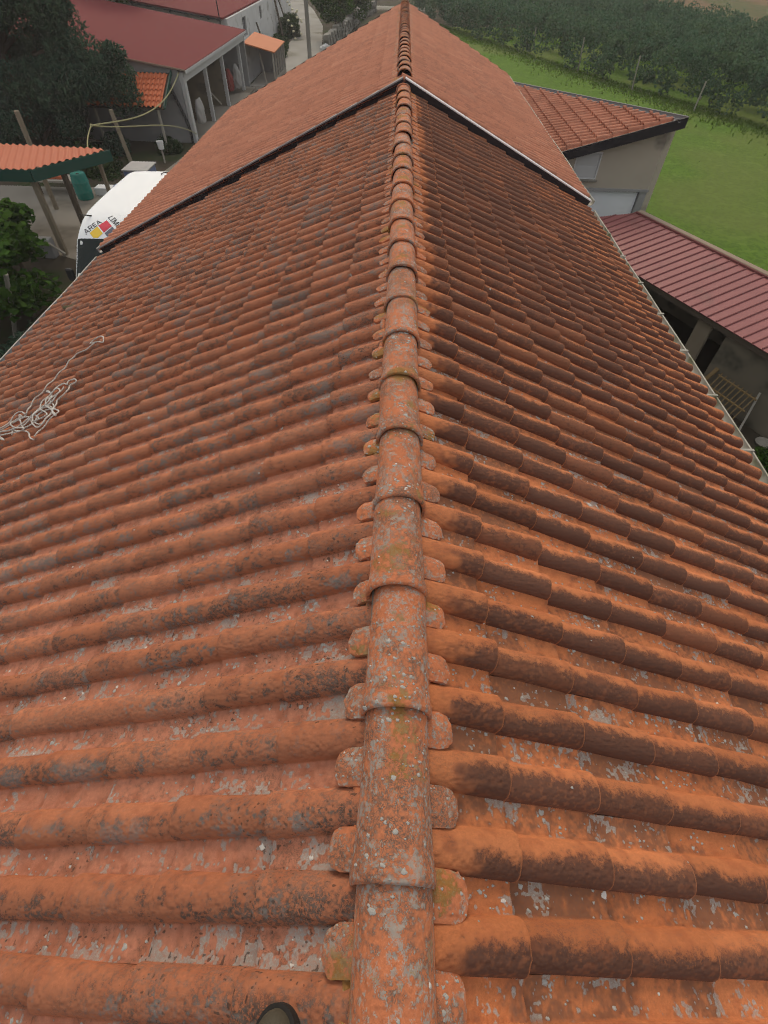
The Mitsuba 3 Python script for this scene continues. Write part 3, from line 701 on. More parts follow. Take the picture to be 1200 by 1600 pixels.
# ------------------------------------------------------------------ little shed with a plain orange roof
b = MB(); b.poly([(-8.38, 44.2, -4.26), (-8.45, 48.9, -4.26), (-10.6, 49.2, -3.85), (-10.4, 44.2, -3.85)], 0.06); b.put('coop__roof', M['orange_bright'], smooth=False)
for i, y in enumerate(np.linspace(44.35, 48.8, 6)):
    b = MB(); b.beam((-8.55, y, G), (-8.55, y, -4.33), 0.09, 0.09); b.put('coop__post', M['timber_pale'], smooth=False)
b = MB(); b.box((-8.62, 44.5, G), (-8.50, 48.7, G + 0.35)); b.put('coop__plinth', M['concrete'], smooth=False)
b = MB(); b.box((-10.5, 44.4, G), (-10.4, 48.9, -3.95)); b.box((-10.39, 48.8, G), (-8.62, 48.9, -4.3)); b.put('coop__wall', M['wall_grey'], smooth=False)
label('coop', 'small open coop with a bright orange roof beyond the garage', 'coop')

# ------------------------------------------------------------------ white house with red roof behind
HX = -12.0
def hz(x): return -2.95 + 0.115 * (-12.3 - x)
b = MB(); b.poly([(-12.15, 46.9, hz(-12.15)), (-12.15, 76, hz(-12.15)), (-24, 76, hz(-24)), (-24, 46.9, hz(-24))], 0.10); b.put('house_002__roof', M['red_paint'], smooth=False)
W = [(51.9, 53.2, -4.5, -3.4), (58.6, 59.5, -4.1, -3.3)]
b = MB()
ys = [47.4] + [q for w in W for q in w[:2]] + [75.5]
for i in range(0, len(ys), 2): b.box((HX - 0.25, ys[i], G), (HX, ys[i + 1], hz(HX) - 0.10))
for y0, y1, z0, z1 in W: b.box((HX - 0.25, y0, G), (HX, y1, z0)); b.box((HX - 0.25, y0, z1), (HX, y1, hz(HX) - 0.10))
b.put('house_002__wall', M['wall_white'], smooth=False)
b = MB(); b.poly([(-23.8, 47.404, G), (HX - 0.252, 47.404, G), (HX - 0.252, 47.404, hz(HX) - 0.10), (-23.8, 47.404, hz(-23.8) - 0.10)], 0.25); b.put('house_002__wall', M['wall_white'], smooth=False)
for y0, y1, z0, z1 in W:
    b = MB(); b.box((HX - 0.16, y0, z0), (HX - 0.13, y1, z1)); k = b.put('house_002__window', M['window_pane'], smooth=False)
    b = MB()
    for lo, hi in (((y0, z0), (y0 + 0.08, z1)), ((y1 - 0.08, z0), (y1, z1)), ((y0 + 0.08, z0), (y1 - 0.08, z0 + 0.07)), ((y0 + 0.08, z1 - 0.07), (y1 - 0.08, z1)), (((y0 + y1) / 2 - 0.03, z0 + 0.07), ((y0 + y1) / 2 + 0.03, z1 - 0.07))):
        b.box((HX - 0.128, lo[0], lo[1]), (HX - 0.07, hi[0], hi[1]))
    b.put(k + '__frame', M['wall_grey'], smooth=False)
b = MB(); b.tube([(-12.25, 46.84, hz(-12.2) - 0.12), (-20, 46.84, hz(-20) - 0.12)], 0.05, 6); b.put('house_002__gutter', M['cable'])
for x in (-13.1, -15.6, -18.0):
    b = MB(); b.box((x - 0.06, 46.80, hz(x) - 0.24), (x + 0.06, 46.88, hz(x) - 0.04)); b.put('house_002__gutter_bracket', M['cable'], smooth=False)
label('house_002', 'long white house with dark red roof along the lane', 'house')
b = MB(); b.tube([(-12.0, 45.5, -3.2), (-12.05, 45.5, -0.5)], 0.035, 6); k = b.put('antenna_mast', M['cable']); label(k, 'thin dark mast rising behind the garage roof', 'mast')
for i, (y, z, dx, txt) in enumerate(((55.5, -3.0, 0.3, 'dark timber leaning on the white wall, nearest the windows'), (64.5, -2.2, 0.2, 'thick dark timber leaning on the white wall by the flowers'), (66.5, -2.4, 0.6, 'thin dark timber leaning on the white wall by the flowers'))):
    b = MB(); b.beam((-11.3 + dx, y - 0.4, G), (-11.75, y + 0.2, z - 1.0), 0.16 if i == 1 else 0.09, 0.09); k = b.put('leaning_pole', M['timber_dark'], smooth=False); label(k, txt, 'pole')

# ------------------------------------------------------------------ foliage helpers
def leaves(c, size, rg, up=0.35, aspect=0.55, droop=0.0):
    """rhombic leaves at the points c"""
    n = len(c)
    d = rg.normal(size=(n, 3)); d[:, 2] = d[:, 2] * (1 - up) - droop; d /= np.linalg.norm(d, axis=1, keepdims=True)
    nn = rg.normal(size=(n, 3)); nn[:, 2] = np.abs(nn[:, 2]) + up * 2
    s = np.cross(d, nn); s /= np.linalg.norm(s, axis=1, keepdims=True) + 1e-9
    L = size * rg.uniform(0.6, 1.3, (n, 1))
    a = c - d * L * 0.5; b_ = c + d * L * 0.5
    l, r = c - s * L * aspect * 0.5 - d * L * 0.08, c + s * L * aspect * 0.5 - d * L * 0.08
    fold = np.cross(s, d) * L * 0.08
    V = np.stack([a, l + fold, b_, r + fold], 1).reshape(-1, 3)
    q = np.arange(n)[:, None] * 4
    return V, np.vstack([q + [0, 1, 2], q + [0, 2, 3]])

def clumped(centers, radii, n, rg, shell=0.55):
    """points scattered in many balls, denser near their skins"""
    i = rg.integers(0, len(centers), n)
    d = rg.normal(size=(n, 3)); d /= np.linalg.norm(d, axis=1, keepdims=True)
    r = (shell + (1 - shell) * rg.random(n) ** 0.5)[:, None] * radii[i][:, None]
    return centers[i] + d * r * np.array([1, 1, 0.85])

def trunk_mesh(base, top, r0, r1, rg, limbs=(), n=9):
    b = MB(); base, top = np.asarray(base, float), np.asarray(top, float)
    ts = np.linspace(0, 1, n); pts = base + ts[:, None] * (top - base) + np.cumsum(rg.normal(0, 0.03, (n, 3)), 0) * np.linalg.norm(top - base) * 0.08
    b.tube(pts, r0 + (r1 - r0) * ts ** 0.8, 9)
    for t, e in limbs:
        p0 = pts[int(t * (n - 1))]; e = np.asarray(e, float); mid = (p0 + e) / 2 + [0, 0, 0.12 * np.linalg.norm(e - p0)]
        q = spline([p0, mid, e], 5); b.tube(q, np.linspace(r0 * 0.4, r0 * 0.08, len(q)), 6)
    return b

# ------------------------------------------------------------------ big dark conifer (left)
rg = np.random.default_rng(21)
TC = np.array([-17.0, 27.9, G])
limbs, cc, rr = [], [], []
for i in range(240):
    h = rg.uniform(0.2, 8.8); a = rg.uniform(0, 2 * math.pi)
    R = 5.1 * min(1.0, 0.72 + h / 5) * (1 - max(0, h - 3.2) / 8.6) ** 0.9
    q = R * rg.uniform(0.45, 1.0)
    c = TC + [q * math.cos(a), 0.40 * q * math.sin(a), h]
    cc.append(c); rr.append(rg.uniform(0.45, 0.95))
    if i % 6 == 0: limbs.append((min(0.9, max(0.1, (h - 0.6) / 9)), c))
cc, rr = np.array(cc), np.array(rr)
trunk_mesh(TC, TC + [0.2, 0.1, 9.0], 0.33, 0.05, rg, limbs).put('conifer_tree__trunk', M['bark'])
pts = clumped(cc, rr, 110000, rg, 0.35)
V, F = leaves(pts, 0.26, rg, 0.2, 0.30, droop=0.75)
put_leaves('conifer_tree__crown', V, F, 'conifer')
label('conifer_tree', 'tall dense dark evergreen tree in front of the grey garage', 'tree')

def tree(key, base, h, R, n, size, m, seed, text, cat='tree', squash=0.8, trunk=0.14, nclump=34, droop=0.1):
    rg = np.random.default_rng(seed); base = np.asarray(base, float)
    cc, rr, limbs = [], [], []
    for i in range(nclump):
        d = rg.normal(size=3); d /= np.linalg.norm(d); q = rg.random() ** 0.4
        c = base + [0, 0, h - R * squash] + d * q * R * np.array([0.85, 0.85, squash * 0.85]); cc.append(c); rr.append(R * rg.uniform(0.20, 0.36))
        if i % 5 == 0: limbs.append((rg.uniform(0.5, 0.95), c))
    trunk_mesh(base, base + [0, 0, h - R * squash * 0.8], trunk, trunk * 0.4, rg, limbs).put(key + '__trunk', M['bark'])
    V, F = leaves(clumped(np.array(cc), np.array(rr), n, rg), size, rg, 0.35, 0.6, droop)
    put_leaves(key + '__crown', V, F, m)
    label(key, text, cat)
tree('pale_tree', (-18.6, 46.0, G), 8.4, 2.9, 12000, 0.26, 'pale_tree', 31, 'olive green tree behind the dark evergreen, by the white house')
tree('lane_tree', (-6.3, 65.0, G), 4.3, 2.1, 9000, 0.26, 'vine', 33, 'leafy green tree at the right edge of the lane', trunk=0.10)
tree('lane_tree_001', (-5.6, 73.5, G), 4.6, 2.4, 9000, 0.26, 'vine', 34, 'leafy green tree farther along the lane wall', trunk=0.10)
tree('meadow_tree', (-17.6, 31.2, G), 2.3, 1.1, 3000, 0.16, 'vine', 36, 'small bright green bush on the grass behind the carport', 'bush', trunk=0.05)

def bush(key, c, R, n, size, m, seed, text, cat='bush', stems=5, flowers=0):
    rg = np.random.default_rng(seed); c = np.asarray(c, float); R = np.asarray(R, float)
    d = rg.normal(size=(16, 3)); d /= np.linalg.norm(d, axis=1, keepdims=True); d[:, 2] = np.abs(d[:, 2])
    cc = c + d * R * 0.62 * rg.random((16, 1)) ** 0.5
    V, F = leaves(clumped(cc, np.full(16, R.min() * 0.5), n, rg, 0.4), size, rg, 0.3, 0.5)
    V[:, 2] = np.maximum(V[:, 2], c[2] + 0.01)
    put_leaves(key + '__foliage', V, F, m)
    for i in range(stems):
        b = MB(); b.tube(spline([c + [0.06 * i - 0.1, 0, -0.02], (c + cc[i]) / 2 + [0.05, 0.02, 0.1], cc[i]], 4), 0.022, 5); b.put(key + '__stem', M['bark'])
    if flowers:
        for i in range(flowers):
            dd = rg.normal(size=3); dd /= np.linalg.norm(dd); dd[2] = abs(dd[2]); dd[0] = abs(dd[0])
            s = trimesh.creation.icosphere(1, 0.13); v = s.vertices * [1, 1, 0.6] * (1 + 0.3 * (meshkit.noise(s.vertices * 30) - 0.5))[:, None] + c + dd * R * 1.0
            put(key + '__flower', (v, s.faces), M['flower'], smooth=True)
    label(key, text, cat)
bush('bush', (-10.2, 55.0, G), (1.0, 2.6, 1.5), 6500, 0.20, 'shrub', 41, 'dark green bush at the foot of the white wall, nearest the coop')
bush('bush_001', (-10.7, 59.6, G), (0.8, 2.2, 1.5), 4500, 0.20, 'shrub', 42, 'dark green bush along the white wall, second from the coop')
bush('flowering_bush', (-10.9, 66.5, G), (1.3, 2.6, 2.4), 6500, 0.24, 'shrub', 43, 'bush with creamy flowers at the bend of the lane', flowers=14)
b = MB(); b.tube([(-7.55, 55.1, G), (-7.58, 55.1, -1.0), (-7.6, 55.1, 3.2)], [0.17, 0.15, 0.11], 10); k = b.put('utility_pole', M['stone']); label(k, 'tall grey utility pole standing in the lane', 'pole')
lump('boulder', (-6.5, 57.6, -5.7), (0.5, 0.4, 0.32), 'wall_white', 11, amp=0.3); label('boulder', 'whitish boulder at the foot of the utility pole', 'boulder')

# granite posts and wall on the far side of the lane
rg = np.random.default_rng(51)
wall_pts = np.array([(-6.5, 58.5), (-5.9, 66), (-5.4, 74), (-4.8, 82), (-3.6, 90)])
s = np.linspace(0, 1, 27)
for i, t in enumerate(s):
    p = np.array([np.interp(t, np.linspace(0, 1, 5), wall_pts[:, 0]), np.interp(t, np.linspace(0, 1, 5), wall_pts[:, 1])])
    z = G
    for j in range(3):
        w, d, h = rg.uniform(0.45, 0.6), rg.uniform(1.05, 1.25), rg.uniform(0.32, 0.5)
        m = boxmesh(np.array([-w / 2, -d / 2, 0]), np.array([w / 2, d / 2, h]), 0.05); v = m.vertices + rg.normal(0, 0.02, m.vertices.shape)
        put('stone_wall__stone', (v + [p[0] + rg.normal(0, 0.04), p[1] + 0.55 * (j % 2), z], m.faces), M['stone'], smooth=False); z += h - 0.02
label('stone_wall', 'rough granite block wall along the right side of the lane', 'wall')

# ------------------------------------------------------------------ orange sheet carport (left)
rd = np.array([-0.39, 0.92]); rd /= np.linalg.norm(rd); rc = np.array([rd[1], -rd[0]])
cp = np.array([(-10.82, 16.86), (-9.44, 18.96), (-9.65, 19.15), (-14.6, 19.32), (-13.0, 16.82)])
n1, n2 = 360, 8
aa, bb = np.meshgrid(np.linspace(-5, 5, n1), np.linspace(-4, 4, n2), indexing='ij')
o = np.array([-12.0, 18.0]); P = o + aa[..., None] * rc + bb[..., None] * rd
z = -3.5 + 0.024 * np.sin(aa * 2 * np.pi / 0.20)
V = np.concatenate([P, z[..., None]], -1).reshape(-1, 3)
q = (np.arange(n1 - 1)[:, None] * n2 + np.arange(n2 - 1)).reshape(-1)
m = trimesh.Trimesh(V, np.vstack([np.stack([q, q + n2, q + n2 + 1], -1), np.stack([q, q + n2 + 1, q + 1], -1)]), process=False)
for i in range(len(cp)):
    a, e = cp[i], cp[(i + 1) % len(cp)]; d = e - a; nn = np.array([-d[1], d[0], 0]) / np.linalg.norm(d)
    m = trimesh.intersections.slice_mesh_plane(m, nn, np.array([*a, 0]))
put('carport__roof', m, M['orange_sheet'], smooth=50)
b = MB(); b.beam((*cp[4], -3.67), (*cp[0], -3.67), 0.03, 0.30); b.put('carport__fascia', M['green_fascia'], smooth=False)
b = MB(); b.beam((*(cp[0] + [0.02, 0.0]), -3.67), (*(cp[1] + [0.12, 0.15]), -3.67), 0.03, 0.30); b.put('carport__fascia', M['green_fascia'], smooth=False)
for (x, y), w, mm in (((-10.98, 17.1), 0.15, 'timber'), ((-10.35, 17.75), 0.14, 'timber_dark'), ((-9.75, 19.0), 0.11, 'timber'), ((-14.0, 19.1), 0.14, 'timber')):
    b = MB(); b.beam((x, y, G), (x, y, -3.53), w, w, bev=0.012); b.put('carport__post', M[mm], smooth=False)
label('carport', 'carport with orange corrugated roof and dark green fascia', 'carport')
b = MB(); b.box((-11.75, 16.75, G), (-11.15, 17.05, -5.42), 0.02); k = b.put('trough', M['wall_grey'], smooth=False); label(k, 'pale concrete trough beside the vine and carport posts', 'trough')
b = MB(); b.beam((-11.2, 16.7, -5.45), (-10.8, 16.8, -5.85), 0.09, 0.04); k = b.put('plank_001', M['timber_pale'], smooth=False); label(k, 'short pale plank sticking out from the concrete trough', 'plank')
# barrel with a hand hole, lying tools and bricks behind it
def lathe(prof, c, seg=24, tilt=None):
    V, F = [], []
    for r, z in prof:
        for k in range(seg): V.append((r * math.cos(2 * math.pi * k / seg), r * math.sin(2 * math.pi * k / seg), z))
    for i in range(len(prof) - 1):
        for k in range(seg):
            q, k2 = i * seg + k, i * seg + (k + 1) % seg; F += [(q, k2, k2 + seg), (q, k2 + seg, q + seg)]
    V = np.array(V)
    if tilt is not None: V = V @ trimesh.transformations.euler_matrix(*tilt)[:3, :3].T
    return V + np.asarray(c), np.array(F)
BC = np.array([-12.4, 22.2, G])
V, F = lathe([(0.001, 0), (0.25, 0), (0.29, 0.04), (0.30, 0.25), (0.315, 0.27), (0.30, 0.29), (0.30, 0.58), (0.315, 0.60), (0.30, 0.62), (0.27, 0.86), (0.24, 0.90), (0.22, 0.90), (0.20, 0.87), (0.001, 0.87)], BC)
put('barrel__body', (V, F), M['teal_plastic'], smooth=45)
V, F = lathe([(0.001, 0.02), (0.055, 0.02), (0.065, 0.0), (0.001, 0.0)][::-1], BC + [0.05, -0.09, 0.872]); put('barrel__bung', (V, F), M['black_plastic'], smooth=45)
label('barrel', 'teal plastic barrel standing in the yard beside the van', 'barrel')
b = MB(); b.box((-14.4, 22.4, -5.55), (-12.9, 23.2, -5.47), 0.01); b.put('work_bench__top', M['timber_pale'], smooth=False)
for x in (-14.3, -13.0):
    for y in (22.5, 23.1):
        b = MB(); b.beam((x, y, G), (x, y, -5.555), 0.07, 0.07); b.put('work_bench__leg', M['timber_dark'], smooth=False)
label('work_bench', 'low pale work bench under the carport edge', 'bench')
for i in range(3):
    for j in range(2):
        b = MB(); b.box((-14.0 + 0.24 * i, 22.55 + 0.2 * j, -5.468), (-13.78 + 0.24 * i, 22.73 + 0.2 * j, -5.36), 0.01); k = b.put('brick', M['brick'], smooth=False)
        label(k, 'orange brick on the low bench, %s of the %s row' % (('leftmost', 'middle', 'rightmost')[i], ('front', 'back')[j]), 'brick', 'bricks on the bench')
b = MB(); b.box((-12.15, 22.55, G), (-11.4, 23.0, -5.72), 0.02); k = b.put('crate', M['white_plastic'], smooth=False); label(k, 'white crate between the teal barrel and the van', 'crate')
b = MB(); b.box((-11.35, 22.5, G), (-11.05, 22.8, -5.62), 0.03); k = b.put('canister', M['blue_metal'], smooth=False); label(k, 'dark blue canister beside the white crate', 'canister')
for (x, y, z1, lean, txt) in ((-11.9, 26.1, -3.9, (-0.22, 0), 'timber post standing behind the van'), (-13.05, 21.0, -2.99, (0.05, 0), 'timber post standing behind the orange carport roof at the left edge')):
    b = MB(); b.tube([(x, y, G), (x + lean[0], y + lean[1], z1)], 0.085, 8); k = b.put('timber_post', M['timber'], smooth=40); label(k, txt, 'post')
b = MB(); b.tube([(-10.1, 12.0, G - 0.02), (-9.75, 12.0, -5.2), (-9.42, 12.0, -4.3)], 0.055, 8); k = b.put('support_pole', M['timber_pale'], smooth=40); label(k, 'slender pale pole propping the vine at the left edge', 'pole')
b = MB(); b.box((-9.35, 19.6, G + 0.5), (-8.55, 20.5, -4.25), 0.02); b.put('cabinet__body', M['blue_metal'], smooth=False)
b = MB(); b.box((-9.32, 19.59, G), (-9.22, 20.45, G + 0.5)); b.box((-8.68, 19.62, G), (-8.58, 20.47, G + 0.5)); b.put('cabinet__leg', M['black_plastic'], smooth=False)
b = MB(); b.box((-9.38, 19.55, -4.245), (-8.50, 20.55, -4.20), 0.01); b.put('cabinet__lid', M['zinc'], smooth=False)
label('cabinet', 'blue grey metal cabinet standing behind the van', 'cabinet')
b = MB(); b.tube([(-10.75, 27.0, G), (-10.75, 27.0, -5.45)], 0.04, 7); b.put('bucket_stand__stick', M['timber_pale'])
V, F = lathe([(0.001, 0), (0.12, 0), (0.15, 0.3), (0.14, 0.3), (0.11, 0.02), (0.001, 0.02)], (-10.75, 27.0, -5.46)); put('bucket_stand__bucket', (V, F), M['white_plastic'], smooth=40)
label('bucket_stand', 'white bucket on a stick near the garage corner', 'bucket')
# slack yellowish line tied in a knot
knot = np.array([-11.1, 22.0, -3.55])
b = MB()
b.tube(spline([(-10.3, 30.25, -3.28), (-10.55, 28.0, -3.95), (-10.85, 25.0, -3.95), knot], 12), 0.022, 6)
b.tube(spline([knot, (-10.75, 24.5, -4.1), (-10.4, 27.5, -4.7), (-10.08, 30.25, -5.6)], 12), 0.020, 6)
b.tube(spline([knot, (-10.85, 20.8, -3.8), (-10.3, 19.7, -3.95), (-9.75, 19.1, -3.9)], 12), 0.020, 6)
s_ = trimesh.creation.icosphere(2, 0.05); b.add(s_.vertices + knot, s_.faces)
k = b.put('clothes_line', M['yellow_rope'], smooth=40); label(k, 'slack yellowish line tied between carport and garage', 'rope')

# vine at the left edge
rg = np.random.default_rng(61)
cc = np.stack([rg.uniform(-14.4, -9.4, 110), rg.uniform(9.5, 16.0, 110), rg.uniform(-5.5, -3.7, 110)], -1)
keep = cc[:, 0] < -9.3 - 0.42 * np.abs(cc[:, 1] - 12.2)
cc = cc[keep]
V, F = leaves(clumped(cc, rg.uniform(0.3, 0.6, len(cc)), 12000, rg, 0.3), 0.21, rg, 0.5, 0.85)
put_leaves('grape_vine__foliage', V, F, 'vine')
for x, y in ((-10.6, 11.4), (-11.6, 13.2), (-10.4, 13.8)):
    b = MB(); b.tube(spline([(x, y, G), (x + 0.1, y + 0.1, -5.2), (x - 0.1, y, -4.3)], 5), 0.05, 6); b.put('grape_vine__stem', M['bark'])
label('grape_vine', 'bright green leafy vine on a prop at the left edge', 'vine')
bush('shrub', (-13.3, 25.2, G), (1.7, 1.3, 1.3), 5000, 0.17, 'shrub', 65, 'dark low shrub behind the carport under the evergreen')
bush('shrub_001', (-11.0, 28.7, G), (0.9, 0.7, 0.7), 2500, 0.15, 'shrub', 66, 'dark low shrub at the foot of the grey garage wall')
bush('shadow_bush', (-9.2, 11.0, G), (1.3, 3.0, 1.0), 6000, 0.16, 'conifer', 63, 'dark low bush under the vine, close to the eave')

# ------------------------------------------------------------------ the white van
VX = -7.12
st = [  # y, z top, half width low, half width top, corner radius
    (11.30, -5.35, 0.80, 0.78, 0.10), (11.36, -5.05, 0.92, 0.86, 0.14), (11.60, -4.90, 0.98, 0.90, 0.16), (12.20, -4.70, 1.00, 0.93, 0.16),
    (12.35, -4.58, 1.00, 0.93, 0.16), (12.60, -4.34, 1.00, 0.92, 0.16), (12.85, -4.09, 1.00, 0.91, 0.17), (13.08, -3.85, 1.00, 0.90, 0.18), (13.35, -3.69, 1.00, 0.89, 0.19),
    (13.65, -3.57, 1.00, 0.89, 0.20), (14.0, -3.51, 1.00, 0.89, 0.20), (14.6, -3.49, 1.00, 0.89, 0.20), (15.6, -3.48, 1.00, 0.89, 0.20), (16.8, -3.49, 1.00, 0.89, 0.20), (17.15, -3.52, 0.98, 0.88, 0.20), (17.25, -3.62, 0.93, 0.84, 0.20)]
ZB = -5.68
def van_ring(y, zt, wl, wt, r):
    pts = [(-wl + 0.06, ZB), (-wl, ZB + 0.10)]
    h = zt - r - (ZB + 0.10)
    for t in (0.3, 0.55, 0.8, 1.0): pts.append((-(wl + (wt - wl) * t), ZB + 0.10 + h * t))
    for a in np.linspace(0, math.pi / 2, 6)[1:]: pts.append((-(wt - r + r * math.cos(a)), zt - r + r * math.sin(a)))
    left = pts
    for k in (0.6, 0.25): left.append((-(wt - r) * k, zt + 0.012 * (1 - k)))
    right = [(-x, z) for x, z in left[::-1]]
    return left + right
R = np.array([[(VX + x, y, z) for x, z in van_ring(y, zt, wl, wt, r)] for y, zt, wl, wt, r in st])
ns, nr = R.shape[:2]
def grid(R, i0, i1, j0, j1, off=0.0):
    N = np.cross(np.gradient(R, axis=1), np.gradient(R, axis=0)); N /= np.linalg.norm(N, axis=2, keepdims=True) + 1e-9
    Q = (R - N * off)[i0:i1 + 1, j0:j1 + 1]; a, b_ = Q.shape[:2]
    q = (np.arange(a - 1)[:, None] * b_ + np.arange(b_ - 1)).reshape(-1)
    return Q.reshape(-1, 3), np.vstack([np.stack([q, q + 1, q + b_ + 1], -1), np.stack([q, q + b_ + 1, q + b_], -1)])
N_ = np.cross(np.gradient(R, axis=1), np.gradient(R, axis=0)); mid = N_[11, nr // 2]
SG = -1.0 if mid[2] > 0 else 1.0                       # sign that pushes outwards
b = MB(); b.add(*grid(R, 0, ns - 1, 0, nr - 1))
for i in (0, ns - 1):
    c = R[i].mean(0); V = np.vstack([R[i], c]); b.add(V, [[j, (j + 1) % nr, nr] for j in range(nr)])
b.put('van__body', M['van_paint'], smooth=40)
b = MB(); b.add(*grid(R, 4, 7, 8, nr - 9, 0.006 * SG)); b.put('van__windshield', M['glass_dark'], smooth=60)
for j0 in (3, nr - 6):
    b = MB(); b.add(*grid(R, 5, 8, j0, j0 + 2, 0.006 * SG)); b.put('van__side_window', M['glass_dark'], smooth=60)
b = MB(); b.box((VX - 0.94, 11.20, -5.72), (VX + 0.94, 11.45, -5.40), 0.05); b.put('van__bumper', M['black_plastic'], smooth=False)
for s in (-1, 1):
    b = MB(); b.box((VX + s * 0.60, 11.27, -5.30), (VX + s * 0.86, 11.50, -5.06), 0.05); b.put('van__headlight', M['lamp_glass'], smooth=False)
    b = MB(); b.box((VX + s * 1.05, 12.62, -4.72), (VX + s * 1.22, 12.74, -4.42), 0.03); b.beam((VX + s * 0.95, 12.72, -4.66), (VX + s * 1.1, 12.70, -4.62), 0.05, 0.05); b.put('van__mirror', M['black_plastic'], smooth=False)
    b = MB(); b.box((VX + s * 0.55, 17.20, -5.15), (VX + s * 0.86, 17.29, -4.6), 0.02); b.put('van__rear_light', M['logo_red'], smooth=False)
    for y in (12.2, 16.0):
        V, F = lathe([(0.21, -0.11), (0.31, -0.11), (0.335, -0.07), (0.335, 0.07), (0.31, 0.11), (0.21, 0.11)], (VX + s * 0.90, y, G + 0.345), tilt=(0, math.pi / 2, 0)); w = put('van__wheel', (V, F), M['tyre'], smooth=50)
        V, F = lathe([(0.001, -0.06), (0.10, -0.06), (0.20, -0.09), (0.215, -0.10), (0.215, 0.10), (0.20, 0.09), (0.10, 0.06), (0.001, 0.06)], (VX + s * 0.90, y, G + 0.345), tilt=(0, math.pi / 2, 0)); put(w + '__rim', (V, F), M['rim'], smooth=40)
b = MB(); b.beam((VX - 0.30, 12.34, -4.56), (VX - 0.05, 12.62, -4.29), 0.02, 0.015); b.beam((VX + 0.25, 12.36, -4.55), (VX + 0.55, 12.60, -4.31), 0.02, 0.015); b.put('van__wiper', M['black_plastic'], smooth=False)
b = MB(); b.tube([(VX - 0.62, 13.75, -3.56), (VX - 0.70, 13.35, -3.40)], [0.02, 0.006], 6); b.put('van__antenna', M['black_plastic'])
# lettering and the three squares on the sloping front of the roof
e0, e1 = np.array([VX, 13.08, -3.85]), np.array([VX, 14.0, -3.51])
def roof_z(x, y):
    zz = np.interp(y, [t[0] for t in st], [t[1] for t in st]); return zz + 0.012 * np.clip(1 - np.abs(x - VX) / 0.7, 0, 1)
def decal(key, m2, m):
    v = np.asarray(m2.vertices).copy(); z = v[:, 2].copy()
    v[:, 2] = roof_z(v[:, 0], v[:, 1]) + 0.006 + z
    return put(key, (v, m2.faces), M[m], smooth=False)
def square(cx, cy, h):
    m = trimesh.creation.box(extents=(2 * h, 2 * h, 0.003)); m = m.subdivide().subdivide()
    a = math.radians(45); v = m.vertices.copy(); x = v[:, 0] * math.cos(a) - v[:, 1] * math.sin(a); y = v[:, 0] * math.sin(a) + v[:, 1] * math.cos(a)
    m.vertices = np.stack([cx + x, cy + y * 1.0, v[:, 2]], -1); return m
cut = lambda m: trimesh.intersections.slice_mesh_plane(m, [0, 1, 0], [0, 13.10, 0])
decal('van__logo_square', square(-7.30, 13.40, 0.122), 'logo_red')
decal('van__logo_square', cut(square(-7.49, 13.21, 0.118)), 'logo_yellow')
decal('van__logo_square', cut(square(-7.11, 13.21, 0.118)), 'logo_grey')
for x, y in ((-7.84, 13.00), (-7.90, 12.45)):
    m = trimesh.creation.cylinder(0.035, 0.003, sections=14); m.apply_translation([x, y, 0.010]); decal('van__sticker', m, 'white_plastic')
def word(text, start, ang, h):
    m = meshkit.text_mesh(text, h, 0.003); m = m.subdivide_to_size(0.06); v = m.vertices.copy(); a = math.radians(ang)
    x = v[:, 0] * math.cos(a) - v[:, 1] * math.sin(a); y = v[:, 0] * math.sin(a) + v[:, 1] * math.cos(a)
    m.vertices = np.stack([start[0] + x, start[1] + y, v[:, 2]], -1); return m
decal('van__lettering', word('AREA', (-7.74, 13.16), 45, 0.135), 'letter_black')
decal('van__lettering', word('LIMPA', (-7.30, 13.66), -45, 0.135), 'letter_black')
b = MB(); b.tube(spline([(VX + 0.25, 16.7, -3.46), (VX + 0.42, 16.95, -3.47), (VX + 0.62, 16.9, -3.48), (VX + 0.5, 16.6, -3.46), (VX + 0.9, 16.55, -3.48)], 6), 0.012, 5); b.put('van__roof_wire', M['black_plastic'])
label('van', 'white delivery van with lettering and coloured squares above its windshield', 'van')

# ------------------------------------------------------------------ orchard / vine rows beyond the meadow, with support posts
rg = np.random.default_rng(71)
line = np.array([(0.4, 91), (3.2, 80), (6.0, 73), (8.23, 66.9), (12.03, 57.4), (14.93, 50.2), (18.0, 44.2), (20.6, 38.5), (24.5, 31.5), (29, 24)])
nrow = 8
C, SZ = [], []
dirs = np.gradient(line, axis=0); dirs /= np.linalg.norm(dirs, axis=1, keepdims=True); nor = np.stack([-dirs[:, 1], dirs[:, 0]], -1)
tt = np.linspace(0, len(line) - 1, 84)
def L_at(t, off):
    x = np.interp(t, np.arange(len(line)), line[:, 0]); y = np.interp(t, np.arange(len(line)), line[:, 1])
    nx = np.interp(t, np.arange(len(line)), nor[:, 0]); ny = np.interp(t, np.arange(len(line)), nor[:, 1])
    return np.stack([x + nx * off, y + ny * off], -1)
cc, rr = [], []
for r in range(nrow):
    for t in tt + rg.uniform(-0.1, 0.1, len(tt)):
        for k in range(3):
            p = L_at(t, 0.9 + r * 3.2 + rg.normal(0, 0.45))
            h = rg.uniform(0.9, 2.3) if k else rg.uniform(1.7, 2.7)
            if r == 0 and k == 2: h = rg.uniform(0.45, 1.2)
            cc.append((p[0], p[1], G + h)); rr.append(rg.uniform(0.45, 0.85))
cc, rr = np.array(cc), np.array(rr)
V, F = leaves(clumped(cc, rr, 180000, rg, 0.45), 0.24, rg, 0.25, 0.62, droop=0.25)
V[:, 2] = np.maximum(V[:, 2], G + 0.02)
put_leaves('orchard', V, F, 'orchard'); label('orchard', 'dense mass of trellised green plants beyond the meadow', 'orchard', None, 'stuff')
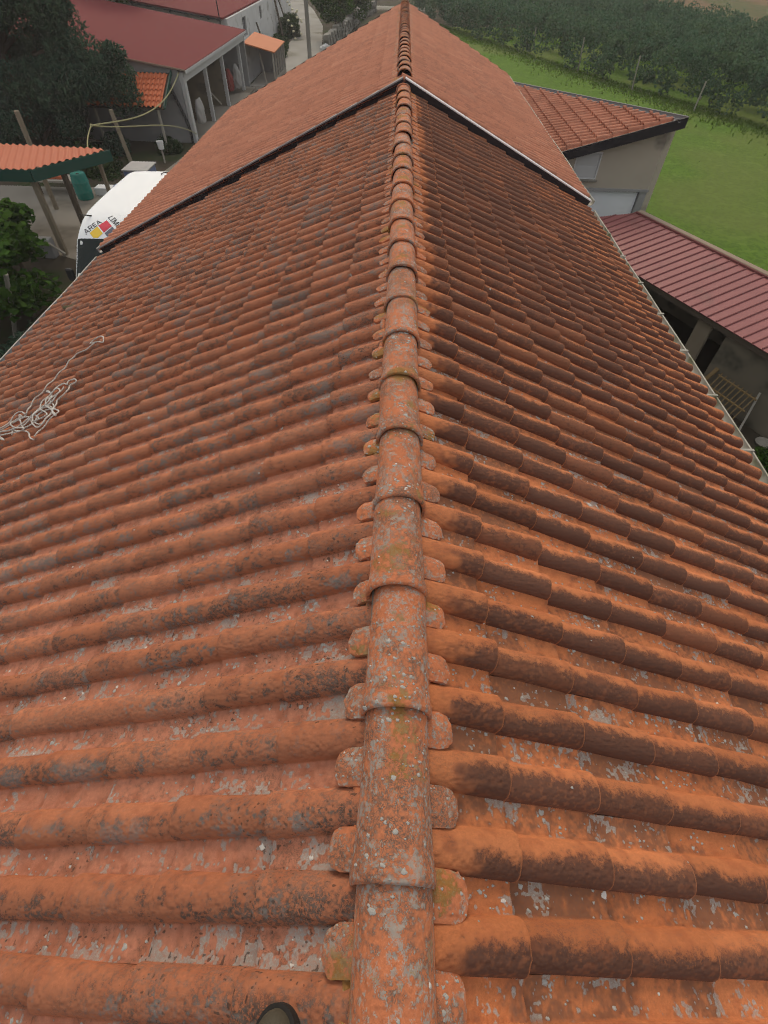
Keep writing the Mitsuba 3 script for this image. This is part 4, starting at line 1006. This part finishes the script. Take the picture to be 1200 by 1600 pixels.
for (x, y, h, lx), txt in zip(((14.5, 53.7, 2.05, -0.3), (17.0, 47.4, 1.85, -0.35), (21.0, 45.0, 1.7, 0.2), (12.7, 64.6, 1.5, -0.2), (19.2, 41.4, 1.5, 0.2)),
        ('thin pale post at the orchard edge, second from the roof', 'thin pale post at the orchard edge, middle one', 'pale leaning post at the orchard edge, farthest right', 'thin pale post at the orchard edge, nearest the roof', 'short pale post deep in the orchard shade')):
    b = MB(); b.tube([(x - 0.35, y - 0.3, G), (x - 0.35 + lx * 0.4, y - 0.3, G + h)], 0.05, 6); k = b.put('trellis_post', M['timber_pale'], smooth=40); label(k, txt, 'post')
# longer grass along the orchard foot and tufts through the meadow
n = 9000
t = rg.uniform(0, len(line) - 1, n); off = 0.9 - np.abs(rg.normal(0, 1.5, n))
p = np.stack([L_at(a, o_) for a, o_ in zip(t, off)])
n2 = 400
p2 = np.stack([rg.uniform(6, 24, n2), rg.uniform(9, 62, n2)], -1)
ok = (p2[:, 0] < np.interp(-p2[:, 1], -line[:, 1], line[:, 0]) - 0.2)
ok &= ((p2 - SN0) @ sn > 2.2) | (p2[:, 1] > 15.5)
ok &= ~(((p2 - TIP) @ capn < 0.1) & (p2[:, 1] > 15))
p2 = p2[ok]; p2 = p2[rg.random(len(p2)) < np.clip(16.0 / p2[:, 1], 0.12, 1)]
p = np.vstack([p, p2]); n = len(p)
tall = np.concatenate([rg.uniform(0.08, 0.24, n - len(p2)), rg.uniform(0.025, 0.06, len(p2))])
a = rg.uniform(0, 2 * math.pi, n); ln = rg.normal(0, 0.35, (n, 2)); w = 0.03 + 0.10 * tall
base = np.stack([p[:, 0], p[:, 1], np.full(n, G + 0.005)], -1)
sx = np.stack([np.cos(a) * w, np.sin(a) * w, np.zeros(n)], -1)
tip = base + np.stack([ln[:, 0] * tall, ln[:, 1] * tall, tall], -1)
V = np.stack([base - sx, base + sx, tip], 1).reshape(-1, 3); F = np.arange(3 * n).reshape(-1, 3)
put_leaves('meadow_grass', V, F, 'grass_blade', 3); label('meadow_grass', 'short green grass of the meadow, longer at the orchard foot', 'grass', None, 'stuff')

# rack, plants and odds and ends in the alley by the shed
c0 = sp(2.62, -0.10, -4.27)
ax = np.array([*sd, 0]); up = np.array([-sn[0] * 0.55, -sn[1] * 0.55, -0.83]); up /= np.linalg.norm(up)
for k in range(3):
    b = MB(); b.beam(c0 - ax * 0.45 + up * 0.26 * k, c0 + ax * 0.45 + up * 0.26 * k, 0.035, 0.022); b.put('rack__rail', M['bamboo'], smooth=False)
for k in range(9):
    b = MB(); q = c0 - ax * 0.40 + ax * 0.10 * k + [0, 0, 0.022]; b.beam(q - up * 0.04, q + up * 0.58, 0.016, 0.016); b.put('rack__slat', M['bamboo'], smooth=False)
label('rack', 'bamboo coloured slatted rack leaning by the shed wall', 'rack')
for i, (t, q, R, n, txt) in enumerate(((2.95, -0.55, (0.22, 0.22, 0.28), 700, 'small bright green plant in front of the slatted rack'), (4.2, -0.5, (0.5, 0.5, 0.4), 1400, 'green weeds in the alley beside the leaning pole'))):
    bush('plant' if i == 0 else 'plant_001', sp(t, q, GA), R, n, 0.09, 'vine', 81 + i, txt, 'plant', 3)
b = MB(); b.beam(sp(3.25, -0.35, GA), sp(2.98, 0.05, -4.20), 0.035, 0.035); k = b.put('leaning_pole_003', M['timber_pale'], smooth=False); label(k, 'thin pale pole leaning against the shed front', 'pole')
b = MB(); b.beam(sp(1.95, -0.35, GA), sp(2.02, 0.05, -4.25), 0.08, 0.03); k = b.put('plank_002', M['bamboo'], smooth=False); label(k, 'yellowish board propped beside the slatted rack', 'plank')
V, F = lathe([(0.001, 0.0), (0.13, 0.0), (0.16, 0.05), (0.15, 0.05), (0.125, 0.02), (0.001, 0.02)], sp(3.65, -0.10, GA + 0.004)); k = put('basin', (V, F), M['timber_pale'], smooth=40); label(k, 'round pale basin on the ground of the alley', 'basin')

# ------------------------------------------------------------------ lichen crusts, thin raised pieces on tiles and ridge
def crusts(key, surfaces, n, size, m, seed, weight=None):
    rg = np.random.default_rng(seed); V, F, nv = [], [], 0
    T_, W_ = [], []
    for P, f, w in surfaces:
        tri = P[f]; ar = np.linalg.norm(np.cross(tri[:, 1] - tri[:, 0], tri[:, 2] - tri[:, 0]), axis=1)
        T_.append(tri); W_.append(ar * (1 if w is None else np.where((w[f].mean(1) > 0.60) & (w[f].mean(1) < 0.93), 1.0, 0.015)))
    tri, wt = np.vstack(T_), np.concatenate(W_)
    nn = np.cross(tri[:, 1] - tri[:, 0], tri[:, 2] - tri[:, 0]); nn /= np.linalg.norm(nn, axis=1, keepdims=True) + 1e-12
    nn *= np.sign(nn[:, 2:3]); wt = wt * (nn[:, 2] > 0.45)
    cen = tri.mean(1); cl = meshkit.fbm(cen * 4.5 + seed, 2)
    wt = wt * np.clip((cl - 0.46) * 8, 0.03, 1)
    idx = rg.choice(len(tri), n, p=wt / wt.sum()); bc = rg.dirichlet((1, 1, 1), n)
    for i, w in zip(idx, bc):
        c = (tri[i] * w[:, None]).sum(0); N = nn[i]
        a = np.cross(N, [0.3, 0.9, 0.1]); a /= np.linalg.norm(a); b_ = np.cross(N, a)
        r = size * rg.lognormal(-0.15, 0.42); k = 9
        ang = np.arange(k) * 2 * math.pi / k + rg.uniform(-0.2, 0.2, k); rr = r * (1 + rg.normal(0, 0.22, k)); el = rg.uniform(0.6, 1.0)
        rim = c + np.cos(ang)[:, None] * rr[:, None] * a + np.sin(ang)[:, None] * rr[:, None] * el * b_
        V += [rim - N * 0.0015, c + (rim - c) * 0.72 + N * 0.0016, (c + N * 0.0009)[None]]
        q = np.arange(k); q2 = (q + 1) % k
        F += [np.stack([q, q2, q2 + k], -1) + nv, np.stack([q, q2 + k, q + k], -1) + nv, np.stack([q + k, q2 + k, 0 * q + 2 * k], -1) + nv]; nv += 2 * k + 1
    k = put(key, (np.vstack(V), np.vstack(F)), M[m], smooth=True); label(k, None, None, None, 'stuff')
M['crust'] = mat('crust', principled((0.37, 0.36, 0.33), 0.95, 0.1))
M['crust_pale'] = mat('crust_pale', principled((0.58, 0.55, 0.50), 0.95, 0.1))
crusts('house__roof__lichen', CRUST, 2400, 0.0056, 'crust', 5)
crusts('house__roof__ridge_lichen', RIDGE, 1500, 0.0050, 'crust', 6)
crusts('house__roof__pale_lichen', RIDGE + CRUST[:140], 220, 0.0050, 'crust_pale', 7)

# ------------------------------------------------------------------ rope, shoe and litter on the near roof
def roof_top(x, y):
    wave = 0.5 + 0.5 * np.cos(2 * np.pi * (y + 0.06 + 0.06) / PITCH_Y)
    return Z0 - 0.466 * np.abs(x) + 0.022 + 0.046 * np.sqrt(wave)
def drape(pts, r, n=10, lift=0.0):
    q = spline([(x, y, 0) for x, y in pts], n)
    crest = Z0 - 0.466 * np.abs(q[:, 0]) + 0.079                     # the rope spans from roll to roll with a little sag
    q[:, 2] = crest - 0.008 * (1 - np.cos(2 * np.pi * (q[:, 1] + 0.116) / PITCH_Y)) + r + lift; return q
rope = {
 'tail': [(-3.128, 4.668), (-3.222, 4.814), (-3.171, 4.819), (-3.048, 4.694), (-3.018, 4.611), (-3.128, 4.668), (-3.24, 4.62), (-3.37, 4.62), (-3.39, 4.53), (-3.395, 4.44), (-3.41, 4.30), (-3.445, 4.18), (-3.46, 4.07), (-3.485, 3.97), (-3.50, 3.86), (-3.454, 3.69), (-3.459, 3.621)],
 'a': [(-3.459, 3.621), (-3.544, 3.69), (-3.397, 3.497), (-3.195, 3.362), (-3.157, 3.419), (-3.306, 3.61), (-3.27, 3.662), (-3.17, 3.654), (-3.22, 3.803), (-3.379, 3.97), (-3.246, 3.88), (-3.213, 3.924), (-3.209, 3.986), (-3.081, 3.896), (-3.105, 3.975), (-2.97, 3.868), (-3.024, 3.862), (-2.999, 3.749), (-3.021, 3.689), (-3.064, 3.666), (-3.012, 3.544), (-3.028, 3.418), (-3.012, 3.301), (-3.144, 3.368), (-3.191, 3.504), (-3.087, 3.516), (-2.911, 3.356), (-2.939, 3.327), (-2.975, 3.24), (-2.995, 3.116)],
 'b': [(-3.449, 3.651), (-3.62, 3.682), (-3.658, 3.561), (-3.771, 3.548), (-3.847, 3.539)],
 'c': [(-3.715, 3.47), (-3.597, 3.418), (-3.403, 3.335), (-3.233, 3.305), (-3.446, 3.455), (-3.549, 3.563), (-3.459, 3.621)],
 'd': [(-2.996, 3.091), (-3.093, 3.174), (-3.192, 3.285), (-3.344, 3.36), (-3.49, 3.477), (-3.397, 3.332)],
 'e': [(-3.67, 3.521), (-3.571, 3.551), (-3.503, 3.597), (-3.199, 3.396), (-3.035, 3.281), (-3.009, 3.386), (-3.032, 3.532), (-3.227, 3.782), (-3.235, 3.912), (-3.161, 3.97)],
 'f': [(-3.732, 3.438), (-3.538, 3.335), (-3.459, 3.29), (-3.547, 3.36), (-3.646, 3.486), (-3.548, 3.461), (-3.374, 3.463), (-3.283, 3.529), (-3.209, 3.593), (-3.1, 3.569), (-2.969, 3.408), (-2.881, 3.318), (-3.033, 3.487), (-3.156, 3.6), (-3.257, 3.799)],
 'g': [(-3.30, 3.40), (-3.18, 3.58), (-3.10, 3.75), (-3.20, 3.88), (-3.27, 3.72), (-3.12, 3.50), (-3.05, 3.42), (-3.16, 3.40), (-3.25, 3.55), (-3.14, 3.72), (-3.10, 3.86)],
}
b = MB()
for i, (kk, pts) in enumerate(rope.items()):
    q = drape(pts, 0.008, 12, 0.006 * (i % 4) if i else 0.0)
    v, f = tube(q, 0.0060, 9, True, 0.16, 120.0); b.add(v, f)
k = b.put('rope', M['rope'], smooth=50); label(k, 'coiled pale twisted rope with a tail lying on the left slope', 'rope')

# shoe: only its toe reaches into the picture
rg = np.random.default_rng(91)
def shoe():
    stn = [(-0.004, 0.010, 0.020, 0), (0.0, 0.020, 0.030, 0.0), (0.008, 0.030, 0.038, 0), (0.02, 0.0385, 0.046, 0), (0.04, 0.046, 0.054, 0), (0.08, 0.050, 0.062, 0), (0.12, 0.050, 0.072, 0), (0.16, 0.045, 0.090, 0), (0.20, 0.041, 0.112, 0), (0.24, 0.040, 0.125, 0), (0.27, 0.038, 0.128, 0), (0.295, 0.026, 0.122, 0)]
    V = []; m = 17
    for a, w, h, _ in stn:
        for k in range(m):
            t = math.pi * k / (m - 1); V.append((w * math.cos(t), -a, 0.018 + h * abs(math.sin(t)) ** 0.9))
    F = []
    for i in range(len(stn) - 1):
        for j in range(m - 1):
            q = i * m + j; F += [(q, q + 1, q + m + 1), (q, q + m + 1, q + m)]
    V.append((0, 0.006, 0.028)); n0 = len(V) - 1
    F += [(n0, j + 1, j) for j in range(m - 1)]
    V.append((0, -0.30, 0.08)); e = len(stn) - 1
    F += [(n0 + 1, e * m + j, e * m + j + 1) for j in range(m - 1)]
    out = [(w + 0.006, -a) for a, w, h, _ in stn]
    out = out[3:]; pl = Polygon(out + [(-x, y) for x, y in out[::-1]]).buffer(0.03).buffer(-0.03).union(Point(0, -0.036).buffer(0.046, 24)).buffer(0.004)
    return np.array(V), np.array(F), trimesh.creation.extrude_polygon(pl, 0.026)
V, F, so = shoe()
ang = math.radians(-4); RZ = trimesh.transformations.euler_matrix(0, -0.40, 0)[:3, :3] @ trimesh.transformations.euler_matrix(0, 0, ang)[:3, :3]
SO = np.array([-0.240, -0.126, Z0 - 0.466 * 0.240 + 0.062])
put('shoe__upper', (V @ RZ.T + SO, F), M['shoe'], smooth=50)
put('shoe__sole', (so.vertices @ RZ.T + SO, so.faces), M['sole'], smooth=30)
b = MB()
for k in range(4):
    yy = -0.10 - 0.024 * k; zz = 0.018 + np.interp(-yy, [0.08, 0.12, 0.16, 0.20], [0.062, 0.072, 0.09, 0.112]) + 0.004
    q = np.array([(-0.022, yy, zz - 0.010), (0, yy - 0.004, zz), (0.022, yy, zz - 0.010)]); b.tube(q @ RZ.T + SO, 0.003, 6)
b.put('shoe__lace', M['sole'])
label('shoe', 'rounded dark olive toe of a shoe at the bottom edge, left of the ridge', 'shoe')

# moss clump and a pale flake on the tiles
rg = np.random.default_rng(95)
for i, (x, y) in enumerate(((-4.63, 6.70), (-4.55, 6.68), (-4.70, 6.74))):
    k = lump('moss_clump', (x, y, roof_top(x, y) + 0.012), (0.05, 0.04, 0.022), 'moss', 60 + i, 2, 2.5, 0.5)
    label(k, ('largest middle clump of dark moss near the left eave', 'dark moss clump near the left eave, the one closest to the ridge', 'dark moss clump near the left eave, the one closest to the gutter')[i], 'moss', 'moss clumps near the left eave')

# ------------------------------------------------------------------ thin damp haze
scene['haze_air'] = {'type': 'homogeneous', 'albedo': 0.96, 'sigma_t': 0.0010}
scene['haze'] = {'type': 'cube', 'to_world': T().translate([0, 0, -0.5]).scale([450, 450, 6.5]), 'bsdf': {'type': 'null'}, 'interior': {'type': 'ref', 'id': 'haze_air'}}
scene['camera']['medium'] = {'type': 'ref', 'id': 'haze_air'}
label('haze', 'thin pale haze in the damp air over the yard and fields', None, None, 'stuff')
